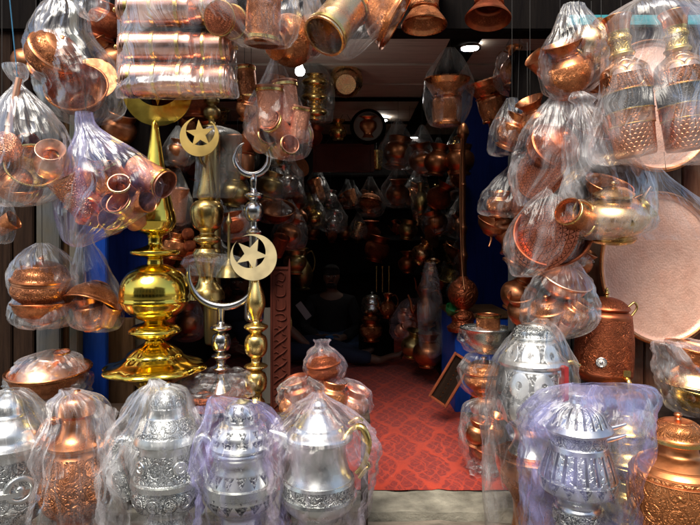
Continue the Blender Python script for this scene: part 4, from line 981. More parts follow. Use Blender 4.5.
# wrapped lidded bowls on the left post
place('lidded_bowl', 42, 284, 2.3, 58, 'copper lidded bowl in the knotted bag on the left doorpost', 'copper_floral', (8, 4, 0), sx=.98)
place('bowl', 42, 313, 2.3, 22, 'shallow copper bowl under the lidded bowl in the knotted bag', 'copper', (0, 0, 0), sx=1.3)
B([(243, 42, 6), (250, 42, 18), (262, 42, 29), (280, 43, 34), (292, 41, 30), (298, 40, 25, None, 3), (304, 41, 28), (316, 43, 32), (324, 42, 28), (329, 42, 10)], 2.3, 'knotted clear bag round a copper lidded bowl on the left doorpost', 'film', seed=13, crump=1.4, string=(42, 244, 40, -60))
place('bowl', 96, 296, 2.34, 26, 'ribbed copper bowl, upper one in the bag in front of the blue panel', 'copper_floral', (150, 10, 0), sx=1.1)
place('round_pot', 92, 312, 2.34, 34, 'copper pot, lower left one in the bag in front of the blue panel', 'copper_floral', (10, -10, 0))
place('cup', 110, 314, 2.33, 26, 'pink copper cup at the right of the bag in front of the blue panel', 'copper_pink', (20, 30, 0))
bg_ = B([(234, 84, 9), (243, 86, 8), (256, 89, 14), (275, 92, 20), (295, 94, 26), (313, 95, 28), (326, 96, 24), (332, 98, 8)], 2.34, 'clear bag of copper bowls hanging in front of the blue panel', 'film', seed=14, pleat=.14, string=(85, 240, 85, -60))
flap(bg_, [(104, 306, 0), (122, 322, 0), (100, 332, -6)], 'film', 2.34, 14)
# wrapped stack lower left
place('bowl', 50, 384, 2.3, 32, 'wide copper bowl, lower one of the wrapped stack behind the copper ewer', 'copper', (6, 0, 0), sx=1.25)
place('bowl', 48, 371, 2.3, 24, 'upside down copper bowl, upper one of the wrapped stack behind the copper ewer', 'copper_pale', (176, 6, 0), sx=1.3)
place('tumbler', 62, 356, 2.3, 10, 'small copper ring on top of the wrapped bowl stack lower left', 'copper', (10, 0, 0), sx=2.4, cat='ring')
B([(350, 54, 8), (356, 52, 26), (366, 49, 36), (380, 48, 41), (393, 48, 40), (402, 49, 28), (406, 50, 10)], 2.3, 'crumpled clear bag round stacked copper bowls at lower left', 'film', seed=15, crump=1.8, pleat=.08)
# table for the low wrapped things behind the front row
t = empty('low_stand', (-.62, 2.36, 0)); tag(t, 'low dark wooden stand behind the front row of silver jugs', 'stand')
box('stand_top', -.95, .40, -.05, .10, .372, .39, 'wood_darkx', t, origin=(0, 0, 0))
for x in (-.92, -.3, .36):
    for y in (-.03, .08): box('leg', x - .015, x + .015, y - .015, y + .015, -.005, .372, 'wood_darkx', t, origin=(0, 0, 0))
place('plate', 216, 390, 2.3, 10, 'flat copper dish with rosettes, wrapped, lying behind the triangle engraved pot', 'copper_radial', (16, 0, 0), sx=7.2)
place('plate', 205, 394, 2.32, 9, 'second copper dish under the rosette dish behind the triangle engraved pot', 'copper', (12, -8, 0), sx=7)
B([(370, 220, 26), (374, 218, 34, .5), (384, 216, 40, .5), (394, 216, 38, .5), (402, 214, 24, .5)], 2.28, 'wrinkled clear wrap over the flat rosette dishes', 'film', seed=16, crump=1.2, pleat=.05)
# wrapped balls behind the pitcher
place('lidded_bowl', 324, 366, 2.16, 36, 'small wrapped copper lidded pot on top of the heap behind the pitcher', 'copper_red', (6, -8, 0))
place('round_pot', 300, 394, 2.14, 34, 'wrapped copper pot at the left of the heap behind the pitcher', 'copper_red', (10, -16, 0))
place('round_pot', 332, 396, 2.14, 34, 'wrapped copper pot in the middle of the heap behind the pitcher', 'copper', (4, 10, 0))
place('round_pot', 352, 404, 2.18, 34, 'wrapped copper pot at the right of the heap behind the pitcher', 'copper_pink', (4, 20, 0))
place('jug', 290, 402, 2.12, 34, 'little copper jug at the left foot of the heap behind the pitcher', 'copper', (0, 0, 160))
t = empty('low_stool', W(325, 412, 2.16)); tag(t, 'dark low stool under the wrapped heap behind the pitcher', 'stool')
z0 = W(325, 412, 2.16).z
box('stool_top', -.17, .17, -.09, .09, -.02, 0, 'wood_darkx', t, origin=(0, 0, 0))
for x in (-.15, .15):
    for y in (-.07, .07): box('leg', x - .012, x + .012, y - .012, y + .012, -z0 - .02, -.021, 'wood_darkx', t, origin=(0, 0, 0))
B([(340, 322, 9), (345, 322, 7), (352, 323, 15), (362, 325, 21), (372, 325, 21), (381, 323, 16), (384, 322, 6)], 2.16, 'pinkish knotted wrap round the top pot of the heap', 'film_pink', seed=17, crump=1.3)
B([(376, 300, 6), (380, 302, 16), (388, 304, 26), (400, 304, 27), (410, 303, 20), (414, 302, 8)], 2.12, 'clear wrap round the left pots of the heap', 'film', seed=18, crump=1.4)
bg_ = B([(378, 338, 8), (382, 342, 18), (392, 347, 24), (404, 348, 24), (414, 350, 18), (418, 350, 6)], 2.16, 'milky pink wrap round the right pots of the heap', 'film_pink', seed=19, crump=1.4)
flap(bg_, [(346, 376, -4), (371, 402, 0), (348, 416, -8)], 'film_white', 2.16, 8)

# bags over the front row
B([(389, 12, 8), (394, 10, 20), (410, 10, 34), (432, 10, 46), (470, 12, 46), (510, 10, 44), (550, 8, 44)], 1.98, 'clear bag over the big silver jug at the left edge', 'film', seed=20, depth=.8, crump=1.8)
bg_ = B([(389, 66, 6), (393, 74, 14), (400, 76, 24), (420, 80, 32), (445, 78, 40), (480, 78, 44), (515, 78, 46), (550, 78, 48)], 1.98, 'thin clear bag over the copper ewer', 'film_grey2', seed=21, depth=.9, pleat=.24, crump=1.8)
flap(bg_, [(92, 400, 0), (120, 410, 0), (104, 462, -10)], 'film_grey2', 1.98, 4)
bg_ = B([(379, 154, 5), (384, 158, 10), (391, 162, 24), (408, 160, 34), (432, 156, 46), (460, 152, 52), (500, 154, 50), (550, 154, 52)], 1.96, 'clear bag over the silver ewer with side medallions', 'film_white', seed=22, depth=.85, pleat=.24, crump=1.8)
flap(bg_, [(156, 384, 0), (108, 432, 0), (140, 470, -16)], 'film_white', 1.96, 5)
flap(bg_, [(150, 381, 0), (166, 380, -4), (158, 398, -8)], 'film_white', 1.96, 15)
bg_ = B([(396, 216, 5), (400, 222, 14), (405, 234, 26), (420, 240, 38), (445, 238, 48), (480, 240, 46), (515, 242, 46), (550, 242, 48)], 1.94, 'violet bag over the triangle engraved silver pot', 'film_vio', seed=23, depth=.85, pleat=.24, crump=1.8)
flap(bg_, [(192, 408, 0), (224, 400, -6), (212, 452, -14)], 'film_vio', 1.94, 6)
bg_ = B([(392, 318, 5), (398, 318, 12), (408, 318, 28), (425, 320, 48), (448, 322, 56), (480, 322, 54), (505, 318, 50), (550, 312, 48)], 1.92, 'pinkish bag over the pitcher with the brass handle', 'film_pink', seed=24, depth=.75, pleat=.22, crump=1.8)
flap(bg_, [(366, 420, 0), (378, 462, 0), (352, 500, -12)], 'film_pink', 1.92, 7)

# ================================================================== BAGGED WARES, RIGHT
B([(318, 542, 5), (324, 542, 12), (336, 538, 26), (358, 534, 38), (390, 530, 44), (430, 528, 46), (470, 526, 42), (515, 522, 36), (548, 520, 34)], 2.22, 'clear bag over the silver medallion pot and copper basin', 'film_thin', seed=25, depth=.85, pleat=.12, crump=1.3)
bg_ = B([(384, 600, 30, .2), (387, 604, 46, .3), (396, 598, 60, .5), (415, 586, 66, .6), (440, 584, 62), (480, 582, 60), (520, 580, 56), (556, 580, 54)], 1.92, 'blue violet bag over the fluted silver pot', 'film_bl', seed=26, depth=.75, pleat=.2, crump=1.1)
flap(bg_, [(602, 386, -6), (658, 388, 0), (640, 440, 4)], 'film_bl', 1.92, 1)
flap(bg_, [(502, 424, -4), (548, 398, -8), (530, 478, -14)], 'film_bl', 1.92, 2)
flap(bg_, [(655, 392, 2), (630, 420, -10), (652, 446, 0)], 'film_white', 1.92, 3)
for i, (v, m_) in enumerate(((470, 'brass'), (452, 'brass'), (436, 'brass'), (423, 'brass'))):
    place('bowl', 627, v, 2.26, 18, ('lowest', 'second', 'third', 'topmost')[i] + ' brass bowl of the wrapped stack behind the blue violet bag', m_, (176 if i % 2 else 4, 0, 0), sx=1.25)
place('round_pot', 628, 500, 2.26, 44, 'brass pot under the wrapped stack of brass bowls', 'brass', (0, 0, 0))
B([(410, 628, 10), (416, 628, 26), (440, 627, 32), (475, 627, 32), (505, 627, 30), (520, 627, 18)], 2.26, 'clear bag round the stack of brass bowls', 'film', seed=27)
for i, v in enumerate((398, 376, 358)):
    place('bowl', 694, v, 2.2, 24, ('lowest', 'middle', 'topmost')[i] + ' bowl in the crumpled bag at the right edge', ('brass', 'brass_cop', 'copper')[i], (5 if i != 1 else 175, 8, 0), sx=1.2)
B([(340, 676, 14), (344, 682, 30), (360, 690, 34), (380, 694, 37), (400, 696, 34), (412, 698, 22), (417, 700, 6)], 2.2, 'crumpled clear bag of brass and copper bowls at the right edge', 'film_white', seed=28, crump=1.9)
# shelf for that bag
t = empty('bracket_shelf', W(694, 419, 2.3)); tag(t, 'short wooden bracket shelf under the crumpled bag at the right edge', 'shelf')
box('shelf_board', -.13, .2, -.2, .3, -.02, 0, 'wood_darkx', t, origin=(0, 0, 0))
tube('bracket', [(0, .29, -.14), (0, -.12, -.022)], .012, 'wood_darkx', t, 6)
# the tall vases' bag
B([(-20, 652, 6), (-6, 652, 8), (6, 654, 30), (20, 656, 48), (55, 660, 54), (95, 660, 56), (135, 658, 62), (152, 656, 64, .6), (160, 652, 60, .25), (165, 648, 50, .1)], 2.08, 'large milky bag holding the two tall copper vases', 'film_fold', seed=29, pleat=.06, crump=.6, depth=.85, string=(652, -10, 652, -70))
# film over the lower big tray
B([(168, 656, 5), (180, 660, 14), (196, 668, 28, .16), (212, 676, 40, .10), (228, 684, 46, .08), (240, 692, 44, .06)], 2.42, 'thin clear sheet hanging over the top of the huge copper tray', 'film_thin', seed=30, pleat=.10, crump=.3, nm='plastic_sheet', cat='sheet', depth=.12, string=(666, 170, 664, 152))
# kettle bag
place('kettle', 612, 210, 2.22, 60, 'brass and copper kettle lying with its spout up right in the white bag', 'brass_cop', (14, -8, 20))
place('mug', 576, 218, 2.16, 34, 'copper mug with its round mouth facing the street at the left of the kettle bag', 'copper', (66, 0, -52), sx=1.1)
place('cup', 634, 216, 2.2, 34, 'small brassy cup at the right of the kettle bag', 'brass', (20, 50, 0))
place('bowl', 606, 192, 2.28, 20, 'copper dish behind the kettle in the white bag', 'copper', (30, 10, 0), sx=1.2)
bg_ = B([(92, 578, 6), (99, 582, 13), (106, 584, 9), (120, 588, 20), (145, 596, 32), (175, 604, 42), (202, 608, 47), (224, 608, 46), (234, 606, 36), (240, 602, 14)], 2.2, 'long white bag with the kettle beside the huge tray', 'film_white', seed=31, pleat=.16, string=(581, 99, 578, -60))
flap(bg_, [(640, 186, 0), (659, 214, 0), (636, 238, -6)], 'film_white', 2.2, 9)
flap(bg_, [(574, 96, 0), (604, 92, 0), (590, 112, -6)], 'film_white', 2.2, 10)
# top right pots bag
place('pot', 567, 70, 2.24, 54, 'large copper pot at the lower left of the bag under the lintel', 'copper', (20, -20, 0))
place('round_pot', 590, 46, 2.26, 44, 'copper pot tipped at the upper right of the bag under the lintel', 'brass_cop', (0, 50, 0))
place('cup', 546, 68, 2.3, 34, 'dull copper cup at the left of the bag under the lintel', 'copper_dull', (20, -50, 0))
place('round_pot', 600, 78, 2.34, 34, 'dull copper pot low at the right of the bag under the lintel', 'copper_dull', (20, 20, 0))
B([(4, 574, 10), (10, 574, 13), (24, 577, 22), (42, 578, 32), (60, 576, 36), (78, 572, 32), (92, 566, 22), (101, 563, 6)], 2.25, 'clear bag of round copper pots just under the lintel on the right', 'film', seed=32, pleat=.12, string=(574, 6, 574, -60))
# engraved round boxes
place('lidded_bowl', 553, 148, 2.3, 52, 'chased copper round box with dark oval mirror side, in the pointed bag', 'copper_red', (60, 30, 0), sx=1.0)
place('plate', 539, 172, 2.27, 5, 'chased copper dish at the bottom of the pointed bag', 'copper_radial', (80, 20, -52), sx=11)
place('plate', 566, 150, 2.34, 6, 'red copper dish leaning at the right of the pointed bag', 'copper_radial', (80, -20, 52), sx=11)
bg_ = B([(88, 560, 8), (98, 561, 12), (112, 560, 24), (135, 556, 35), (155, 553, 40), (175, 546, 36), (192, 534, 22), (206, 524, 6)], 2.28, 'pointed clear bag of chased copper boxes on the right post', 'film', seed=33, pleat=.14, string=(560, 94, 560, -60))
flap(bg_, [(582, 160, 0), (600, 182, 0), (560, 192, -6)], 'film_thin', 2.28, 12)
place('plate', 541, 232, 2.24, 6, 'round red copper dish with radiating chased pattern facing left, right post', 'copper_radial', (78, 22, -55), sx=13)
place('bowl', 552, 240, 2.32, 34, 'deep copper bowl behind the red chased dish on the right post', 'copper_red', (60, 20, -30), sx=1.1)
bg_ = B([(180, 556, 8), (190, 556, 14), (205, 553, 26), (225, 548, 36), (245, 545, 38), (262, 540, 32), (274, 528, 16), (277, 522, 5)], 2.26, 'clear bag round the red chased dish on the right post', 'film_thin', seed=34, pleat=.12, string=(556, 184, 560, 110))
flap(bg_, [(574, 236, 0), (594, 262, 0), (556, 274, -4)], 'film_white', 2.26, 11)
place('bowl', 562, 286, 2.28, 24, 'pale copper dish on top in the lowest bag of the right post', 'copper_pale', (28, 14, 0), sx=1.1)
place('lidded_bowl', 548, 312, 2.28, 38, 'copper lidded bowl at the left of the lowest bag of the right post', 'copper_floral', (14, -14, 0))
place('round_pot', 572, 314, 2.26, 34, 'orange copper pot at the right of the lowest bag of the right post', 'copper', (20, 30, 0))
place('cup', 562, 330, 2.24, 22, 'copper cup lowest in the lowest bag of the right post', 'copper_pink', (30, 20, 0))
B([(256, 562, 8), (266, 562, 18), (282, 561, 30), (302, 560, 37), (322, 559, 37), (334, 556, 24), (341, 550, 6)], 2.26, 'clear bag of copper bowls, lowest on the right post', 'film', seed=35, pleat=.12, crump=1.2, string=(562, 258, 560, 200))
place('round_pot', 526, 310, 2.42, 38, 'dull copper pot behind the lowest bag of the right post', 'copper_dull', (20, -20, 0))
place('pot', 520, 292, 2.5, 40, 'dark copper pot left of the lowest bag of the right post', 'copper_dull', (10, 20, 0))
# small bags left of the post
place('round_pot', 514, 132, 2.5, 36, 'chased copper pot in the small triangular bag near the lintel', 'copper_floral', (20, 20, 0))
B([(98, 512, 5), (106, 512, 10), (120, 514, 20), (138, 515, 26), (152, 514, 26, .4), (156, 514, 22, .2)], 2.5, 'small triangular clear bag with a chased copper pot left of the pointed bag', 'film_thin', seed=36, pleat=.1, string=(512, 100, 512, 0))
place('round_pot', 499, 204, 2.6, 26, 'small copper pot at the left in the bag before the blue partition', 'copper_floral', (10, 0, 0))
place('cup', 523, 200, 2.6, 34, 'copper cup at the right in the bag before the blue partition', 'copper_red', (20, 12, 0))
B([(164, 516, 6), (172, 514, 12), (186, 508, 20), (200, 506, 26), (212, 506, 26), (218, 507, 10)], 2.6, 'small clear bag of copper pots before the blue partition', 'film_thin', seed=37, string=(516, 166, 520, 20))
place('bowl', 491, 228, 2.7, 14, 'small dark copper bowl hanging under the bag before the blue partition', 'copper_dull', (20, 20, 0), sx=1.2)
place('jug', 506, 236, 2.7, 40, 'narrow dark copper jug hanging before the blue partition', 'copper_dull', (160, 0, 0))
# ewer bag beneath the lintel
place('jug', 514, 66, 2.75, 44, 'small copper jug with lid in the clear bag under the lintel', 'copper', (8, 0, 160))
place('round_pot', 529, 86, 2.75, 22, 'small round copper pot beside the copper jug under the lintel', 'copper', (0, 30, 0))
B([(36, 515, 4), (44, 515, 8), (60, 515, 17), (78, 516, 22), (92, 518, 18), (98, 518, 5)], 2.75, 'clear bag with a small copper jug right of the ceiling lamp', 'film', seed=38, string=(515, 36, 515, 24))
# flared pots
place('planter', 447, 102, 2.85, 46, 'flared copper pot with bright lower band in a bag, inside the entrance', 'copper', (4, 0, 0), sx=.9)
B([(48, 450, 5), (60, 450, 14), (75, 449, 22), (90, 448, 25), (110, 447, 22), (124, 446, 16), (128, 446, 5)], 2.85, 'dusty clear bag round the flared copper pot', 'film_dark', seed=39, string=(450, 48, 450, 18))
place('planter', 491, 100, 2.9, 42, 'flared copper pot tilted left beside the small jug bag', 'copper', (10, -18, 0), sx=.95)
place('bowl', 505, 130, 2.9, 20, 'dark wrapped copper bowl under the tilted flared pot', 'copper_dull', (20, 10, 0))

# stack on the floor right
S0 = 2.75
t = empty('crate', W(485, 452, S0)); tag(t, 'small dark crate carrying the wrapped stack of pots on the right', 'crate')
zc = W(485, 418, S0).z - W(485, 452, S0).z
box('crate_box', -.05, .09, -.02, .14, 0, zc, 'wood_black', t, origin=(0, 0, 0))
t.location.z = 0; 
place('round_pot', 486, 404, S0, 34, 'dark copper pot at the bottom of the wrapped stack beside the blue cabinet', 'copper_dull')
place('lidded_bowl', 484, 376, S0, 40, 'wrapped copper lidded bowl in the middle of the stack beside the blue cabinet', 'copper')
place('bowl', 486, 340, S0, 26, 'wrapped silver bowl near the top of the stack beside the blue cabinet', 'silver')
place('mug', 488, 325, S0, 22, 'copper band mug at the top of the stack beside the blue cabinet', 'copper_floral', sx=1.5)
B([(326, 474, 10), (330, 482, 22), (340, 485, 26), (350, 486, 20), (353, 486, 8)], S0, 'glossy wrap round the silver bowl of the stack', 'film', seed=40, crump=1.5)
B([(350, 484, 8), (356, 483, 18), (370, 482, 24), (385, 484, 23), (398, 488, 14), (402, 488, 5)], S0, 'clear wrap round the copper bowl of the stack', 'film', seed=41, crump=1.4)
B([(398, 486, 8), (404, 486, 20), (420, 486, 26), (445, 488, 28), (466, 490, 22)], S0 - .1, 'loose clear bag at the foot of the stack on the carpet edge', 'film_thin', seed=42, crump=1.4)
for u_, v_, k_, m_, l_ in ((478, 432, 'round_pot', 'copper_dull', 'dull copper pot at the left of the loose bag on the carpet edge'), (492, 428, 'pot', 'copper', 'copper pot upper right in the loose bag on the carpet edge'),
                       (486, 450, 'lidded_bowl', 'copper_red', 'dark red lidded bowl lowest in the loose bag on the carpet edge')):
    place(k_, u_, v_, 2.62, 28, l_, m_, (10, 10, 0))
for i, (u_, v_) in enumerate(((512, 452), (516, 470), (520, 484))):
    place('cup', u_, v_, 2.5, 18, ('upper', 'middle', 'lower')[i] + ' dark copper cup lying between stack and medallion pot', 'copper_dull', (40, 60, 0))
t = empty('blue_tin', W(508, 478, 2.6)); t.location.z = .008; tag(t, 'small blue tin on the carpet edge next to the medallion pot', 'tin')
lathe('tin_body', [(0, 0), (.03, 0, 1), (.03, .03, 1), (0, .03)], 'blue_card', t, 24, n=1)
B([(458, 484, 8), (462, 488, 20, .5), (468, 492, 24, .5), (474, 492, 20, .5)], 2.62, 'flat scrap of clear plastic lying on the carpet edge', 'film_white', seed=43, crump=2, nm='plastic_scrap', cat='scrap')

# leaning framed tray
t = empty('framed_tray', W(438, 401, 3.35)); t.rotation_euler = (R(-14), R(28), R(-28)); tag(t, 'dark copper framed rectangular tray leaning against the blue cabinet', 'tray')
a = S(1, 3.35)
box('tray_base', -9 * a, 9 * a, 0, 1.5 * a, 0, 50 * a, 'wood_dark', t, origin=(0, 0, 0))
for x0, x1, z0_, z1 in ((-10.5, -8, -1, 51), (8, 10.5, -1, 51), (-8, 8, -1, 1.5), (-8, 8, 48.5, 51)):
    box('tray_edge', x0 * a, x1 * a, -3 * a, 2.2 * a, z0_ * a, z1 * a, 'copper_red', t, origin=(0, 0, 0), bev=.003)
for k in range(9): lathe('bead', [(0, -a), (a, 0), (0, a)], 'copper_dull', t, 8, n=1).location = (0, -.3 * a, (5 + 5 * k) * a)
# candlestick on the cabinet
t, L, H, m = piece('tall_candlestick', 'very tall dark copper candlestick with bulb and long rod on the blue cabinet', 'candlestick', 463, 331, 122, 3.62, [
    ('base', 'copper_red', [(0, 331), (15, 331, 1), (16, 327, 1), (11, 322), (12, 316), (9, 312), (6, 309), (8, 307)], [(310, 330)]),
    ('bulb', 'copper_red', [(7, 308), (12, 303), (15, 294), (12, 284), (6, 279), (4, 276)], [(280, 306)]),
    ('shaft', 'copper_dull', [(3.5, 277), (3.6, 262), (5, 256), (3.2, 250), (3, 235), (4.4, 228), (2.9, 222), (2.8, 190), (3.6, 185), (2.7, 180), (2.4, 150), (3.5, 140), (6, 134), (5, 128), (3, 124), (0, 122)], [(180, 260)])], segs=32)
tube('hose', [L(-2, 288, -17), L(-3, 270, -12), L(-4, 230, -8), L(-4, 180, -7), L(-3, 140, -8)], 1.1 / H, 'copper_dull', t)
place('bowl', 451, 311, 3.62, 10, 'small green glazed bowl beside the candlestick foot on the blue cabinet', 'green', (30, 20, 0), sx=.7)

for u_, v_, Y_, h_, k_, m_, r_, l_ in (
    (536, 118, 2.42, 40, 'pot', 'copper_floral', (20, -30, 0), 'chased copper pot squeezed between the triangular bag and the pointed bag'),
    (524, 250, 2.45, 38, 'round_pot', 'copper_dull', (10, 30, 0), 'dull copper pot left of the red chased dish'),
    (583, 128, 2.5, 36, 'bowl', 'copper_red', (50, 20, 0), 'dark red copper bowl behind the neck of the kettle bag'),
    (578, 262, 2.46, 30, 'round_pot', 'copper_dull', (20, 30, 0), 'dull copper pot between the red dish and the lowest bag'),
    (530, 168, 2.5, 30, 'cup', 'copper_red', (20, -20, 0), 'dark copper cup behind the bottom of the pointed bag'),
    (590, 112, 2.42, 34, 'pot', 'copper_dull', (30, 40, 0), 'dull copper pot under the round pots bag by the upper tray'),
    (612, 60, 2.4, 34, 'round_pot', 'copper_red', (20, 30, 0), 'dark red copper pot left of the tall vases'),
    (112, 60, 2.5, 44, 'pot', 'copper_dull', (20, -30, 0), 'dull copper pot between the open bowl bag and the canister bag'),
    (106, 22, 2.45, 36, 'round_pot', 'copper_red', (10, 20, 0), 'dark red copper pot high up left of the canister bag'),
    (120, 130, 2.6, 36, 'round_pot', 'copper_dull', (20, 20, 0), 'dull copper pot right of the neck of the violet cup bag'),
    (30, 60, 2.44, 36, 'pot', 'copper_dull', (10, 30, 0), 'dull copper pot behind the blue string at the left edge')):
    cord_up(place(k_, u_, v_, Y_, h_, l_, m_, r_), .5)

# ================================================================== DEEP INSIDE THE SHOP
def dim(kind, u, v, Y, h, mat, label, rot=(0, 0, 0), sx=1, sack=None):
    o = place(kind, u, v, Y, h, label, mat, rot, sx=sx)
    if sack:
        w_ = h * .62 * sx if sack is True else sack
        B([(v - h * 1.1, u, 2), (v - h * .9, u, w_ * .3), (v - h * .4, u, w_ * .75), (v, u, w_), (v + h * .45, u, w_ * .85), (v + h * .62, u, w_ * .3)], Y, 'bag round ' + label.replace(' inner wall', ' wall'), 'film_dark', seed=int(u * 3 + v), nu=40, nv=30, pleat=.12, string=(u, v - h * 1.05, u, max(v - h * 1.05 - 40, 240 - 1.17 / Y * K)))
    elif any(rot) and Y < 6.05: cord_up(o)
    return o
# shelves on the back wall
for i, (v, n) in enumerate(((176, 'highest'), (208, 'second'), (240, 'third'), (274, 'lowest'))):
    z = W(0, v, 6.3).z
    s_ = tag(box('wall_shelf', -1.3, 1.15, 6.2, 6.44, z - .02, z, 'wood_black'), f'{n} dark wall shelf at the back of the shop', 'shelf')
t = empty('red_box', W(345, 171, 5.4)); tag(t, 'dark red lacquered flat case hung high in the middle of the shop', 'case')
a = S(1, 5.4)
box('case_panel', -31 * a, 28 * a, 0, 5 * a, 0, 26 * a, 'red_panel', t, origin=(0, 0, 0))
for x0, x1, z0_, z1 in ((-32, -29, -1, 27), (26, 29, -1, 27), (-29, 26, -1, 1), (-29, 26, 25, 27)): box('case_edge', x0 * a, x1 * a, -2 * a, 5.2 * a, z0_ * a, z1 * a, 'red_panel', t, origin=(0, 0, 0), bev=.003)
tube('case_string', [(-20 * a, 0, 26 * a), (0, 0, 60 * a)], .003, 'cord', t, 6); tube('case_string', [(20 * a, 0, 26 * a), (0, 0, 60 * a)], .003, 'cord', t, 6)
# round framed plate with a pot relief
t = empty('framed_plate', W(368, 127, 4.9)); tag(t, 'round dark rimmed plate with an embossed copper pot in relief', 'plate')
a = S(1, 4.9)
o = lathe('plate_disc', [(0, 2 * a), (13.5 * a, 2 * a, 1), (14 * a, 4 * a), (16 * a, 4 * a), (17 * a, 1 * a), (16 * a, 0, 1), (0, 0)], 'pale_dish', t, 48); o.rotation_euler = (R(90), 0, 0)
o = lathe('plate_rim', [(14 * a, 3 * a, 1), (15 * a, 5 * a), (17 * a, 4.6 * a), (18 * a, 1 * a, 1)], 'wood_black', t, 48); o.rotation_euler = (R(90), 0, 0)
o = lathe('relief_pot', [(0, -11 * a), (6 * a, -11 * a, 1), (4 * a, -7 * a), (8 * a, -2 * a), (8 * a, 4 * a), (4 * a, 7 * a), (9 * a, 10 * a), (0, 10 * a)], 'copper', t, 32); o.scale = (1, .35, 1); o.location = (0, -3 * a, 0)
